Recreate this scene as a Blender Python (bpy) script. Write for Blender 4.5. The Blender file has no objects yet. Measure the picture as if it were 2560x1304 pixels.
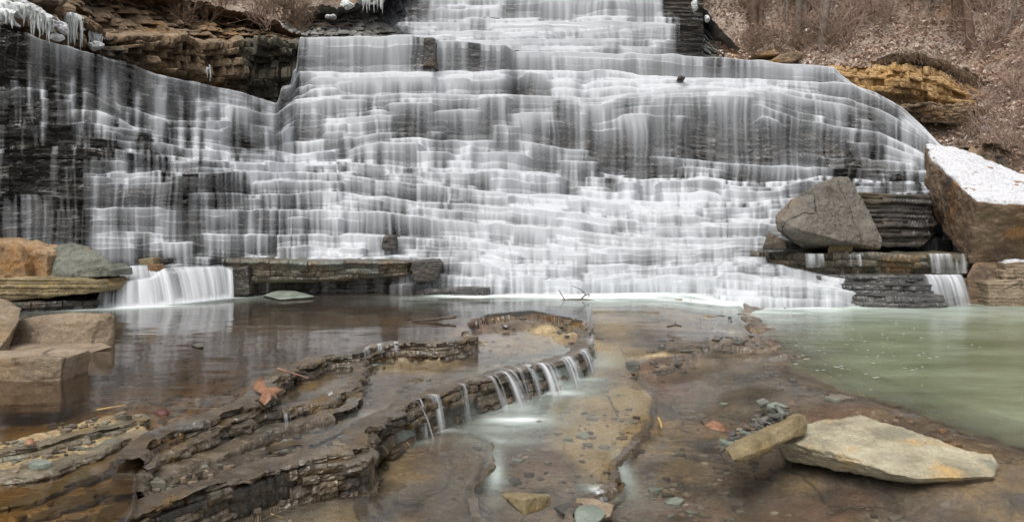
import bpy, bmesh, math, random
import numpy as np
from mathutils import Vector

R = math.radians
rng = np.random.default_rng(7)
random.seed(7)
scene = bpy.context.scene
COL = scene.collection
FP, HZ, CH, CX = 1707.0, 540.0, 1.3, 1280.0      # focal length and horizon in photo pixels, eye height

# ------------------------------------------------------------------ numbers
def W(px, py, d):
    px, py, d = np.broadcast_arrays(np.asarray(px, float), np.asarray(py, float), np.asarray(d, float))
    return np.stack([(px - CX) / FP * d, d, CH + (HZ - py) / FP * d], -1)

def G(px, py, z):                                   # where the sight line through a photo point meets height z
    d = (CH - z) * FP / (np.asarray(py, float) - HZ)
    return W(px, py, d)

def _h(ix, iy, iz, seed):
    with np.errstate(over='ignore'):
        n = (ix.astype(np.uint32) * np.uint32(374761393) + iy.astype(np.uint32) * np.uint32(668265263)
             + iz.astype(np.uint32) * np.uint32(2147483647) + np.uint32((seed * 1274126177 + 974711) & 0xffffffff))
        n = (n ^ (n >> np.uint32(13))) * np.uint32(1274126177)
        n = (n ^ (n >> np.uint32(16))) * np.uint32(2246822519)
        n = n ^ (n >> np.uint32(15))
    return (n & np.uint32(0xffff)).astype(np.float32) / 65535.0

def _q(t): return t * t * t * (t * (t * 6 - 15) + 10)

def n2(x, y, seed=0):
    x, y = np.broadcast_arrays(np.asarray(x, float), np.asarray(y, float))
    fx, fy = np.floor(x), np.floor(y)
    ix, iy = fx.astype(np.int64), fy.astype(np.int64)
    u, v = _q(x - fx), _q(y - fy)
    z = np.zeros_like(ix)
    a, b = _h(ix, iy, z, seed), _h(ix + 1, iy, z, seed)
    c, d = _h(ix, iy + 1, z, seed), _h(ix + 1, iy + 1, z, seed)
    return ((a + (b - a) * u) * (1 - v) + (c + (d - c) * u) * v) * 2 - 1

def n3(x, y, z, seed=0):
    fx, fy, fz = np.floor(x), np.floor(y), np.floor(z)
    ix, iy, iz = fx.astype(np.int64), fy.astype(np.int64), fz.astype(np.int64)
    u, v, w = _q(x - fx), _q(y - fy), _q(z - fz)
    def pl(k):
        a, b = _h(ix, iy, k, seed), _h(ix + 1, iy, k, seed)
        c, d = _h(ix, iy + 1, k, seed), _h(ix + 1, iy + 1, k, seed)
        return (a + (b - a) * u) * (1 - v) + (c + (d - c) * u) * v
    p, q = pl(iz), pl(iz + 1)
    return (p + (q - p) * w) * 2 - 1

def fbm2(x, y, o=4, seed=0, g=0.5):
    t, a, s = 0, 1.0, 0
    for i in range(o):
        t = t + a * n2(np.asarray(x) * 2 ** i, np.asarray(y) * 2 ** i, seed + i * 17); s += a; a *= g
    return t / s

def fbm3(P, f, o=4, seed=0, g=0.5):
    t, a, s = 0, 1.0, 0
    for i in range(o):
        q = P * f * 2 ** i + 31.7 * i
        t = t + a * n3(q[..., 0], q[..., 1], q[..., 2], seed + i * 17); s += a; a *= g
    return t / s

def sst(a, b, x):
    t = np.clip((x - a) / (b - a), 0, 1)
    return t * t * (3 - 2 * t)

def gauss(A, s, axis):
    if s <= 0: return A
    r = int(math.ceil(s * 3)); k = np.exp(-0.5 * (np.arange(-r, r + 1) / s) ** 2); k /= k.sum()
    A = np.moveaxis(A, axis, 0)
    P = np.concatenate([np.repeat(A[:1], r, 0), A, np.repeat(A[-1:], r, 0)], 0)
    out = sum(k[i] * P[i:i + len(A)] for i in range(2 * r + 1))
    return np.moveaxis(out, 0, axis)

def lin(pts, x, col=1):
    p = np.array(pts, float)
    return np.interp(x, p[:, 0], p[:, col])

# ------------------------------------------------------------------ objects
def tag(o, label=None, cat=None, group=None, kind=None):
    if label: o['label'] = label
    if cat: o['category'] = cat
    if group: o['group'] = group
    if kind: o['kind'] = kind
    return o

def empty(name, loc, label, cat, group=None):
    o = bpy.data.objects.new(name, None); COL.objects.link(o)
    o.location = loc; o.empty_display_size = 0.2
    return tag(o, label, cat, group)

def mk(name, V, F, mat, smooth=False, attrs=None, parent=None, center=True):
    """one mesh object from vertices and a (n,3) or (n,4) index array"""
    V = np.asarray(V, np.float32).reshape(-1, 3)
    F = np.asarray(F, np.int32)
    used = np.zeros(len(V), bool); used[F.ravel()] = True
    if not used.all():
        idx = np.cumsum(used) - 1
        F = idx[F].astype(np.int32); V = V[used]
        if attrs: attrs = {k: np.asarray(a).reshape(len(used), -1)[used] for k, a in attrs.items()}
    loc = np.zeros(3, np.float32)
    if center and parent is None:
        loc = np.array([(V[:, 0].min() + V[:, 0].max()) / 2, (V[:, 1].min() + V[:, 1].max()) / 2, V[:, 2].min()], np.float32)
    elif parent is not None:
        loc = np.array(parent.location, np.float32)
    V = V - loc
    me = bpy.data.meshes.new(name)
    n, k = F.shape
    me.vertices.add(len(V)); me.vertices.foreach_set('co', V.ravel())
    me.loops.add(n * k); me.loops.foreach_set('vertex_index', F.ravel())
    me.polygons.add(n)
    me.polygons.foreach_set('loop_start', np.arange(0, n * k, k, dtype=np.int32))
    me.polygons.foreach_set('use_smooth', np.full(n, smooth, bool))
    if attrs:
        for an, a in attrs.items():
            a = np.asarray(a, np.float32).reshape(len(V), -1)
            if a.shape[1] == 1:
                t = me.attributes.new(an, 'FLOAT', 'POINT'); t.data.foreach_set('value', a.ravel())
            else:
                t = me.attributes.new(an, 'FLOAT_COLOR', 'POINT')
                t.data.foreach_set('color', np.concatenate([a[:, :3], np.ones((len(a), 1), np.float32)], 1).ravel())
    me.update(calc_edges=True); me.validate()
    me.materials.append(mat)
    o = bpy.data.objects.new(name, me); COL.objects.link(o)
    if parent is not None: o.parent = parent
    else: o.location = loc
    return o

def quads(r, c, keep=None):
    i = np.arange(r * c).reshape(r, c)
    q = np.stack([i[:-1, :-1], i[1:, :-1], i[1:, 1:], i[:-1, 1:]], -1)
    if keep is not None: return q[keep]
    return q.reshape(-1, 4)

def tubes(segs, sides=3):
    """(p0, p1, r0, r1) list -> vertices, quads"""
    P0 = np.array([s[0] for s in segs], float); P1 = np.array([s[1] for s in segs], float)
    r0 = np.array([s[2] for s in segs]); r1 = np.array([s[3] for s in segs])
    D = P1 - P0; D /= np.linalg.norm(D, axis=1, keepdims=True) + 1e-9
    up = np.where(np.abs(D[:, 2:3]) > 0.9, [[1., 0, 0]], [[0, 0, 1.]])
    A = np.cross(D, up); A /= np.linalg.norm(A, axis=1, keepdims=True) + 1e-9
    B = np.cross(D, A)
    a = np.arange(sides) / sides * 2 * math.pi
    off = A[:, None] * np.cos(a)[None, :, None] + B[:, None] * np.sin(a)[None, :, None]
    V = np.stack([P0[:, None] + off * r0[:, None, None], P1[:, None] + off * r1[:, None, None]], 1)   # n,2,s,3
    n = len(segs); base = (np.arange(n) * 2 * sides)[:, None]
    j = np.arange(sides)
    F = np.stack([base + j, base + (j + 1) % sides, base + sides + (j + 1) % sides, base + sides + j], -1).reshape(-1, 4)
    return V.reshape(-1, 3), F

# ------------------------------------------------------------------ materials
class NT:
    def __init__(s, name):
        s.m = bpy.data.materials.new(name); s.m.use_nodes = True
        s.t = s.m.node_tree; s.t.nodes.clear()
        s.out = s.t.nodes.new('ShaderNodeOutputMaterial')
    def n(s, kind, ins=None, **kw):
        x = s.t.nodes.new(kind)
        for k, v in kw.items(): setattr(x, k, v)
        for k, v in (ins or {}).items():
            if isinstance(v, bpy.types.NodeSocket): s.t.links.new(v, x.inputs[k])
            else: x.inputs[k].default_value = v
        return x
    def math(s, op, a, b=0.0, clamp=False):
        return s.n('ShaderNodeMath', {0: a, 1: b}, operation=op, use_clamp=clamp).outputs[0]
    def mix(s, f, a, b, mode='MIX'):
        x = s.n('ShaderNodeMix', data_type='RGBA', blend_type=mode)
        for sock, v in ((x.inputs[0], f), (x.inputs[6], a), (x.inputs[7], b)):
            if isinstance(v, bpy.types.NodeSocket): s.t.links.new(v, sock)
            else: sock.default_value = v if not isinstance(v, tuple) or len(v) == 4 else (*v, 1)
        return x.outputs[2]
    def ramp(s, f, stops, interp='LINEAR'):
        r = s.n('ShaderNodeValToRGB', {0: f}); r.color_ramp.interpolation = interp
        e = r.color_ramp.elements
        while len(e) < len(stops): e.new(0.5)
        for k, (p, c) in zip(e, stops):
            k.position = p; k.color = (*c, 1) if len(c) == 3 else c
        return r.outputs[0]
    def rng(s, v, a, b, c=0.0, d=1.0):
        return s.n('ShaderNodeMapRange', {0: v, 1: a, 2: b, 3: c, 4: d}).outputs[0]
    def pos(s, scale=(1, 1, 1), rot=(0, 0, 0)):
        g = s.n('ShaderNodeNewGeometry')
        return s.n('ShaderNodeMapping', {0: g.outputs['Position'], 2: rot, 3: scale}).outputs[0]
    def noise(s, vec, scale, detail=6, rough=0.6, dist=0.0):
        return s.n('ShaderNodeTexNoise', {'Vector': vec, 'Scale': scale, 'Detail': detail, 'Roughness': rough, 'Distortion': dist}).outputs[0]
    def done(s, sh):
        s.t.links.new(sh, s.out.inputs[0]); return s.m

def rock(name, c, accent=None, acc=(0.55, 0.68), scale=1.0, rough=0.85, wet=0.0, bump=0.5, bdist=0.03, strata=8.0, srot=(0, 0, 0), sbump=0.6, speck=0.5, attr=None, cracks=0.0):
    m = NT(name)
    p = m.pos(); ps = m.pos((1, 1, strata), srot)
    a = m.noise(p, 1.3 * scale, 8, 0.62); b = m.noise(ps, 2.2 * scale, 8, 0.65, 0.3)
    f = m.math('ADD', m.math('MULTIPLY', a, 0.55), m.math('MULTIPLY', b, 0.45))
    col = m.ramp(f, [(0.34, c[0]), (0.5, c[1]), (0.66, c[2])])
    if accent:
        for i, (ac, sc) in enumerate(accent):
            k = m.noise(m.pos((1, 1, 1.6)), sc * scale, 5, 0.6)
            col = m.mix(m.rng(k, acc[0] + 0.0 * i, acc[1]), col, ac)
    fine = m.noise(p, 26 * scale, 6, 0.7)
    col = m.mix(speck, col, m.ramp(fine, [(0.3, (0.25,) * 3), (0.5, (0.9,) * 3), (0.7, (1.5,) * 3)]), 'MULTIPLY')
    if attr:                                            # painted-in kind of stone (part of the stone itself)
        at = m.n('ShaderNodeAttribute', attribute_name=attr[0])
        wob = m.math('ADD', at.outputs['Fac'], m.math('MULTIPLY', m.math('SUBTRACT', a, 0.5), 0.8))
        col2 = m.mix(speck, m.ramp(f, [(0.34, attr[1][0]), (0.5, attr[1][1]), (0.66, attr[1][2])]), m.ramp(fine, [(0.3, (0.4,) * 3), (0.5, (0.9,) * 3), (0.7, (1.4,) * 3)]), 'MULTIPLY')
        col = m.mix(m.rng(wob, 0.35, 0.65), col, col2)
    crk = None
    if cracks > 0:
        wv = m.n('ShaderNodeMix', {0: 0.22}, data_type='VECTOR')
        nz = m.n('ShaderNodeTexNoise', {'Vector': p, 'Scale': 2.5, 'Detail': 4})
        m.t.links.new(p, wv.inputs[4]); m.t.links.new(nz.outputs[1], wv.inputs[5])
        vo = m.n('ShaderNodeTexVoronoi', {'Vector': wv.outputs[1], 'Scale': cracks}, feature='DISTANCE_TO_EDGE')
        gate = m.rng(m.noise(p, 0.9, 3), 0.45, 0.6)
        crk = m.math('MULTIPLY', m.rng(vo.outputs['Distance'], 0.0, 0.03, 1.0, 0.0), gate, True)
        col = m.mix(m.math('MULTIPLY', crk, 0.75), col, (0.02, 0.016, 0.012))
    h = m.math('ADD', m.math('MULTIPLY', m.noise(p, 9 * scale, 10, 0.7), 1.0), m.math('MULTIPLY', m.noise(ps, 5 * scale, 8, 0.7), sbump))
    if crk is not None: h = m.math('SUBTRACT', h, m.math('MULTIPLY', crk, 0.8))
    bp = m.n('ShaderNodeBump', {'Strength': bump, 'Distance': bdist, 'Height': h})
    ro = m.rng(m.noise(p, 3 * scale, 4), 0.3, 0.7, max(0.08, rough - 0.15 - wet * 0.5), rough - wet * 0.25)
    sh = m.n('ShaderNodeBsdfPrincipled', {'Base Color': col, 'Roughness': ro, 'Normal': bp.outputs[0]})
    if wet > 0:
        sh.inputs['Coat Weight'].default_value = wet * 0.6; sh.inputs['Coat Roughness'].default_value = 0.15
    return m.done(sh.outputs[0])

def white_water(name, col=(0.69, 0.71, 0.74), gloss=0.0):
    m = NT(name)
    al = m.n('ShaderNodeAttribute', attribute_name='alpha').outputs['Fac']
    d = m.n('ShaderNodeBsdfDiffuse', {0: (*col, 1)})
    t = m.n('ShaderNodeBsdfTranslucent', {0: (*col, 1)})
    s = m.n('ShaderNodeMixShader', {0: 0.2, 1: d.outputs[0], 2: t.outputs[0]})
    tr = m.n('ShaderNodeBsdfTransparent')
    s2 = m.n('ShaderNodeMixShader', {0: al, 1: tr.outputs[0], 2: s.outputs[0]})
    return m.done(s2.outputs[0])

def clear_water(name, tint, rough=0.1, ripple=(2.2, 9, 0.04), trans=(0.95, 0.95, 0.93), ior=1.45):
    """murk: how much of the ground below is lost in the water; foam: air beaten into it"""
    m = NT(name)
    murk = m.n('ShaderNodeAttribute', attribute_name='murk').outputs['Fac']
    foam = m.n('ShaderNodeAttribute', attribute_name='foam').outputs['Fac']
    tn = m.noise(m.pos((1, 2.0, 1)), 0.7, 4)
    tc = m.ramp(tn, [(0.35, tint[0]), (0.65, tint[1])])
    dif = m.n('ShaderNodeBsdfDiffuse', {0: tc})
    tr = m.n('ShaderNodeBsdfTransparent', {0: (*trans, 1)})
    body = m.n('ShaderNodeMixShader', {0: murk, 1: tr.outputs[0], 2: dif.outputs[0]})
    fcol = m.ramp(foam, [(0.0, (0.42, 0.50, 0.45)), (0.5, (0.60, 0.68, 0.64)), (1.0, (0.82, 0.84, 0.86))])
    fo = m.n('ShaderNodeBsdfDiffuse', {0: fcol})
    h = m.math('ADD', m.noise(m.pos((ripple[0], ripple[1], 1)), 1.0, 5, 0.55), m.math('MULTIPLY', m.noise(m.pos((ripple[0] * 6, ripple[1] * 5, 1)), 1.0, 3), 0.18))
    bp = m.n('ShaderNodeBump', {'Strength': 0.6, 'Distance': ripple[2], 'Height': h})
    gl = m.n('ShaderNodeBsdfAnisotropic', {'Color': (1, 1, 1, 1), 'Roughness': rough, 'Normal': bp.outputs[0]})
    fr = m.n('ShaderNodeFresnel', {'IOR': ior, 'Normal': bp.outputs[0]})
    s = m.n('ShaderNodeMixShader', {0: fr.outputs[0], 1: body.outputs[0], 2: gl.outputs[0]})
    s2 = m.n('ShaderNodeMixShader', {0: m.math('POWER', foam, 0.8), 1: s.outputs[0], 2: fo.outputs[0]})
    return m.done(s2.outputs[0])

def plain(name, c1, c2, scale=8.0, rough=0.8, bump=0.3):
    m = NT(name)
    p = m.pos()
    f = m.noise(p, scale, 6)
    col = m.ramp(f, [(0.35, c1), (0.65, c2)])
    bp = m.n('ShaderNodeBump', {'Strength': bump, 'Distance': 0.02, 'Height': m.noise(p, scale * 4, 6)})
    return m.done(m.n('ShaderNodeBsdfPrincipled', {'Base Color': col, 'Roughness': rough, 'Normal': bp.outputs[0]}).outputs[0])

M = {}
M['wet'] = rock('wet_shale', [(0.022, 0.022, 0.024), (0.062, 0.059, 0.056), (0.15, 0.138, 0.122)], accent=[((0.075, 0.055, 0.036), 0.35)], scale=1.0, rough=0.75, wet=0.6, bump=0.7, strata=9)
M['white'] = white_water('white_water')
M['cliff'] = rock('brown_cliff', [(0.09, 0.064, 0.042), (0.25, 0.175, 0.11), (0.42, 0.31, 0.20)], accent=[((0.36, 0.20, 0.07), 0.5), ((0.07, 0.06, 0.045), 0.7)], scale=0.8, rough=0.95, bump=0.8, bdist=0.06, strata=7,
                  attr=('damp', [(0.035, 0.032, 0.025), (0.10, 0.088, 0.064), (0.19, 0.17, 0.125)]))
M['greycliff'] = rock('grey_shale', [(0.09, 0.09, 0.085), (0.20, 0.195, 0.18), (0.36, 0.36, 0.33)], accent=[((0.46, 0.48, 0.44), 0.6)], scale=0.8, rough=0.95, bump=0.8, bdist=0.05, strata=9,
                      attr=('damp', [(0.025, 0.025, 0.03), (0.06, 0.062, 0.068), (0.12, 0.12, 0.12)]))
M['ochre'] = rock('ochre_rock', [(0.20, 0.125, 0.055), (0.45, 0.29, 0.13), (0.58, 0.43, 0.25)], accent=[((0.55, 0.32, 0.08), 0.45), ((0.07, 0.05, 0.03), 0.6)], scale=0.7, rough=0.95, bump=0.7, bdist=0.06, strata=4)
M['bed'] = rock('stream_bed', [(0.045, 0.034, 0.024), (0.15, 0.112, 0.074), (0.30, 0.235, 0.15)], accent=[((0.30, 0.20, 0.085), 0.9), ((0.035, 0.026, 0.02), 1.3), ((0.19, 0.115, 0.075), 0.6)], acc=(0.52, 0.64), cracks=2.2, scale=1.3, rough=0.7, wet=0.5, bump=0.9, bdist=0.02, strata=5, speck=0.75,
                attr=('ochre', [(0.17, 0.115, 0.055), (0.34, 0.245, 0.12), (0.48, 0.37, 0.21)]))
M['ledge'] = rock('ledge_shale', [(0.03, 0.022, 0.014), (0.085, 0.063, 0.040), (0.20, 0.16, 0.11)], accent=[((0.12, 0.07, 0.018), 1.2), ((0.13, 0.12, 0.10), 1.6)], scale=2.2, rough=0.65, wet=0.75, bump=0.8, bdist=0.012, strata=7, speck=0.6)
M['slab'] = rock('slab_stone', [(0.03, 0.026, 0.02), (0.10, 0.085, 0.06), (0.19, 0.16, 0.11)], accent=[((0.20, 0.13, 0.06), 0.9), ((0.12, 0.14, 0.12), 1.1)], scale=1.5, rough=0.8, wet=0.35, bump=0.6, strata=3)
M['brownpool'] = clear_water('brown_pool_water', ((0.075, 0.06, 0.047), (0.115, 0.09, 0.068)), rough=0.055, ripple=(1.0, 5, 0.005), trans=(0.87, 0.74, 0.53), ior=1.6)
M['greenpool'] = clear_water('green_pool_water', ((0.125, 0.15, 0.075), (0.25, 0.29, 0.185)), rough=0.2, ripple=(1.2, 6, 0.012))
M['film'] = clear_water('stream_water', ((0.19, 0.175, 0.15), (0.28, 0.26, 0.22)), rough=0.09, ripple=(2.0, 7, 0.006))
M['grey_boulder'] = rock('grey_boulder_stone', [(0.09, 0.08, 0.07), (0.16, 0.142, 0.12), (0.24, 0.21, 0.175)], accent=[((0.27, 0.20, 0.13), 0.7)], acc=(0.56, 0.7), scale=1.2, rough=0.9, bump=1.0, bdist=0.05, strata=2, srot=(0.5, 0.5, 0), cracks=1.3)
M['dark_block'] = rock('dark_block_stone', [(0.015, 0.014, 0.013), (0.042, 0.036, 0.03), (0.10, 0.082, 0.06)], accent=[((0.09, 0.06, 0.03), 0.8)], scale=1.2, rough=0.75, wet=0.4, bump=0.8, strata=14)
M['rust_block'] = rock('rusty_slab_stone', [(0.055, 0.036, 0.026), (0.19, 0.125, 0.078), (0.36, 0.265, 0.18)], accent=[((0.32, 0.15, 0.055), 0.9), ((0.05, 0.04, 0.03), 1.0)], scale=1.1, rough=0.9, bump=0.9, bdist=0.05, strata=3)
ms = NT('old_snow')
sn = ms.noise(ms.pos((1, 1, 1)), 22, 6, 0.7); sn2 = ms.noise(ms.pos((1, 3, 3)), 7, 5, 0.7)
sc_ = ms.mix(ms.rng(sn2, 0.58, 0.66), ms.ramp(sn, [(0.35, (0.47, 0.48, 0.51)), (0.6, (0.66, 0.66, 0.68))]), (0.30, 0.20, 0.12))
M['snow'] = ms.done(ms.n('ShaderNodeBsdfPrincipled', {'Base Color': sc_, 'Roughness': 0.75, 'Normal': ms.n('ShaderNodeBump', {'Strength': 0.7, 'Distance': 0.03, 'Height': sn}).outputs[0]}).outputs[0])
M['tanledge'] = rock('tan_bed_shale', [(0.045, 0.035, 0.022), (0.16, 0.13, 0.085), (0.30, 0.255, 0.175)], accent=[((0.17, 0.19, 0.15), 1.2), ((0.20, 0.13, 0.05), 1.5)], scale=2.4, rough=0.7, wet=0.5, bump=0.7, bdist=0.012, strata=6, speck=0.6)
M['tan'] = rock('tan_block_stone', [(0.13, 0.095, 0.06), (0.27, 0.205, 0.14), (0.40, 0.32, 0.23)], accent=[((0.26, 0.17, 0.085), 0.9)], scale=1.4, rough=0.9, bump=0.9, bdist=0.03, strata=4, cracks=1.6)
M['orange'] = rock('orange_block_stone', [(0.13, 0.075, 0.035), (0.30, 0.19, 0.10), (0.42, 0.30, 0.18)], accent=[((0.34, 0.17, 0.05), 0.8)], scale=1.2, rough=0.9, bump=0.6, bdist=0.02, strata=3)
M['green'] = rock('greenish_stone', [(0.06, 0.058, 0.045), (0.15, 0.155, 0.125), (0.25, 0.26, 0.215)], accent=[((0.17, 0.12, 0.07), 0.8)], scale=1.6, rough=0.85, bump=0.7, bdist=0.02, strata=3)
M['sand'] = rock('pale_sandstone', [(0.15, 0.13, 0.085), (0.33, 0.295, 0.205), (0.50, 0.455, 0.335)], accent=[((0.42, 0.28, 0.12), 1.1), ((0.20, 0.19, 0.14), 1.6)], scale=2.2, rough=0.9, bump=0.6, bdist=0.012, strata=2, speck=0.35)
M['olive'] = rock('olive_sandstone', [(0.085, 0.062, 0.028), (0.20, 0.155, 0.08), (0.34, 0.27, 0.155)], accent=[((0.28, 0.19, 0.075), 1.4)], scale=2.2, rough=0.9, bump=0.6, bdist=0.012, strata=2, speck=0.4)
M['teal'] = rock('teal_shale', [(0.11, 0.13, 0.105), (0.20, 0.23, 0.19), (0.32, 0.35, 0.29)], scale=3, rough=0.7, wet=0.3, bump=0.4, bdist=0.006, strata=2, speck=0.3)
M['chip'] = rock('dark_shale_chip', [(0.026, 0.024, 0.020), (0.08, 0.076, 0.064), (0.165, 0.16, 0.135)], scale=4, rough=0.7, wet=0.5, bump=0.4, bdist=0.005, strata=2)
M['litter'] = rock('leafy_soil', [(0.32, 0.24, 0.185), (0.54, 0.43, 0.35), (0.70, 0.60, 0.52)], accent=[((0.46, 0.29, 0.17), 0.35), ((0.34, 0.27, 0.225), 0.4)], acc=(0.5, 0.7), scale=1.2, rough=1.0, bump=1.0, bdist=0.12, strata=1.5, speck=0.8)
M['twig'] = plain('reddish_twig', (0.28, 0.185, 0.14), (0.48, 0.36, 0.285), 3)
M['tangle'] = plain('straw_root', (0.13, 0.085, 0.05), (0.26, 0.18, 0.115), 3)
M['bark'] = plain('grey_bark', (0.13, 0.10, 0.08), (0.26, 0.215, 0.18), 5)
M['barkbrown'] = plain('brown_bark', (0.09, 0.055, 0.035), (0.19, 0.125, 0.085), 5)
M['ice'] = plain('milky_ice', (0.50, 0.53, 0.51), (0.74, 0.76, 0.76), 6, 0.35, 0.5)
M['leaf'] = plain('dead_leaf', (0.10, 0.05, 0.03), (0.36, 0.24, 0.17), 2.3)
M['oak'] = plain('orange_leaf', (0.16, 0.07, 0.035), (0.33, 0.17, 0.095), 25, 0.5)
M['redleaf'] = plain('red_leaf', (0.06, 0.018, 0.015), (0.10, 0.03, 0.024), 25, 0.5)
M['straw'] = plain('yellow_straw', (0.42, 0.26, 0.09), (0.60, 0.40, 0.17), 30, 0.6)
M['wood'] = plain('driftwood', (0.045, 0.03, 0.022), (0.12, 0.085, 0.06), 20, 0.8)
M['bubble'] = plain('foam_bubble', (0.30, 0.33, 0.27), (0.42, 0.44, 0.38), 20, 0.4)
# ------------------------------------------------------------------ the stepped rock face and the water that runs down it
def falls(ctrl, top, lines, act, px0, px1, dpx, flow, seed, M=3, rim=3.0, streams=(), jit=1.0, dens=1.0):
    """ctrl: how far off the rock face is, per column; lines: the through-going ledges; between them every block of rock has steps of its own"""
    PX = np.arange(px0, px1, dpx); nc = len(PX); XM = (PX - CX) / FP * 15.0
    keys = sorted(ctrl)
    pg = np.linspace(-800, 900, 1700)
    D = np.array([np.interp(pg, [q[0] for q in ctrl[k]], [q[1] for q in ctrl[k]]) for k in keys])
    D = np.stack([np.interp(PX, keys, D[:, j]) for j in range(len(pg))], 1)
    D = gauss(D, 5, 1)
    ci = np.arange(nc)
    def dep(py): return D[ci, np.clip(np.round((py + 800) / 1699 * 1699).astype(int), 0, 1699)]
    hsh = lambda j, k, s: _h(np.floor(j).astype(np.int64), np.full(nc, int(k)), np.full(nc, s, np.int64), seed) - 0.5
    soft = lambda v, s=2.2: 0.6 * gauss(v, s * 1.3, 0) + 0.4 * gauss(v, s * 2.6, 0)
    t = np.array(top, float)
    lipZ, lipD, lipI, lipB = [], [], [], []
    pT, dT = np.interp(PX, t[:, 0], t[:, 1]), np.interp(PX, t[:, 0], t[:, 2])
    majZ, majD = [CH + (HZ - pT) / FP * dT], [dT]
    for m, l in enumerate(lines):
        py = lin(l, PX, 1) + 3.0 * fbm2(XM * 1.3, np.full(nc, m * 2.1), 3, seed + 60) * jit
        d = np.minimum(dep(py), majD[-1] - 0.02)
        majZ.append(np.minimum(CH + (HZ - py) / FP * d, majZ[-1] - 0.03)); majD.append(d)
    run = majD[0] + 0.0
    for m in range(len(lines) + 0):
        z0, z1, d0, d1 = majZ[m], majZ[m + 1], majD[m], majD[m + 1]
        j = XM / 1.30 + 1.0 * n2(XM * 0.55, np.full(nc, m * 3.3), seed + 41) + 7.7 * m
        j2 = XM / 0.62 + 0.8 * n2(XM * 1.2, np.full(nc, m * 2.7), seed + 42) + 3.1 * m
        pa = lin(act[m], PX, 1)                              # how broken this tier is
        on = [((hsh(j, m, 100 + q) + 0.5) * 0.6 + (hsh(j2, m, 200 + q) + 0.5) * 0.4 < pa) * 1.0 for q in range(M)]
        fr = [(q + 1) / (M + 1) + 0.16 * hsh(j, m, 300 + q) + 0.10 * hsh(j2, m, 400 + q) for q in range(M)]
        w = [o_ * (0.35 + 0.9 * (hsh(j, m, 500 + q) + 0.5)) for q, o_ in enumerate(on)] + [0.45 + 0.5 * (hsh(j, m, 510) + 0.5)]
        ws = np.sum(w, 0)
        scal = 0.10 * fbm2(XM * 0.8, np.full(nc, m * 1.9), 3, seed + 1) + 0.13 * (0.4 - np.abs(n2(XM * 0.9, np.full(nc, m * 2.9), seed + 12))) + 0.22 * hsh(j, m, 7) + 0.12 * hsh(j2, m, 8)
        zb0 = 0.05 * hsh(j, m, 21) + 0.03 * hsh(j2, m, 22)
        if m == 0: scal = scal * 0.5; zb0 = zb0 * 1.2 + 0.05 * fbm2(XM * 2.5, 0 * XM, 4, seed + 91)
        dcur = d0 + soft(scal, 1.5) * np.clip((d0 - d1) * 1.2 + 0.15, 0, 1) * jit
        run = np.minimum(run + (1e-3), dcur) if m else dcur
        lipB.append(0.6 * hsh(j, m, 31) + 0.5 * hsh(j2, m, 32))
        lipZ.append(z0 + soft(zb0)); lipD.append(run.copy()); lipI.append(m)
        acc = 0
        for q in range(M):
            acc = acc + w[q] / ws
            zq = z0 + (z1 - z0) * soft(fr[q], 1.8)
            dq = d0 + (d1 - d0) * soft(acc, 1.6) + soft(scal * 0.7 + 0.14 * hsh(j2, m, 600 + q), 1.4) * jit
            run = np.minimum(run, dq)
            lipB.append(0.6 * hsh(j, m, 31) + 0.6 * hsh(j2, m, 700 + q))
            lipZ.append(np.minimum(zq, lipZ[-1] - 0.01)); lipD.append(run.copy()); lipI.append(m)
    lipZ, lipD = np.array(lipZ), np.array(lipD)
    lipZ = lipZ + 0.018 * n2(np.broadcast_to(XM, lipZ.shape) * 3.1, np.arange(len(lipZ))[:, None] * 1.7, seed + 50)
    lipZ = np.minimum.accumulate(lipZ, 0)
    G_ = len(lipZ)
    # ---- rock
    ZZ, DD = [], []
    for b in (1.0, 0.6, 0.3, 0.1): ZZ.append(lipZ[0] + 0.02 * fbm2(XM * 3, np.full(nc, b * 4), 3, seed)); DD.append(lipD[0] + rim * b)
    lam = lambda z, s: (0.05 * (_h(np.floor(z / 0.075 + 0.35 * n2(XM * 0.5, z * 0.8, s)).astype(np.int64), np.floor(XM / 0.9 + n2(XM, z, s + 1)).astype(np.int64), np.zeros(nc, np.int64), s) - 0.5)
                        + 0.07 * (_h(np.floor(z / 0.19).astype(np.int64), np.floor(XM / 0.55 + 1.5 * n2(XM * .7, z * .5, s + 2)).astype(np.int64), np.ones(nc, np.int64), s) - 0.5) + 0.04 * fbm2(XM * 5, z * 12, 3, s + 3))
    for i in range(G_):
        zt, d0 = lipZ[i], lipD[i]
        zb = lipZ[i + 1] if i + 1 < G_ else lipZ[i] - 0.5
        dn = lipD[i + 1] if i + 1 < G_ else d0 - 0.3
        for f in (0.0, 0.04, 0.16, 0.28, 0.40, 0.52, 0.64, 0.76, 0.88, 1.0):
            z = zt + (zb - zt) * f
            ZZ.append(z); DD.append(d0 + 0.04 + (lam(z, seed + 70) if f > 0 else 0.012) + 0.05 * f)
        for f in (0.2, 0.55, 0.85): ZZ.append(zb + 0.012 * fbm2(XM * 7, np.full(nc, i + f * 2), 3, seed + 4)); DD.append(d0 + 0.06 + (dn - d0) * f)
    Z, Dp = np.array(ZZ), np.array(DD)
    P = np.stack([(np.broadcast_to(PX, Z.shape) - CX) / FP * Dp, Dp, Z], -1)
    # ---- water: leaps from every ledge, falls straight where the rock draws back, foams where it lands
    DW, ZW, TF, TU, GI, AG, STP, BL, GC = [], [], [], [], [], [], [], [], []
    fall = np.zeros(nc); hprev = np.ones(nc); start = lipD[0].copy(); blk_ = lipB[0] * 1.0; gcum = np.zeros(nc)
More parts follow.
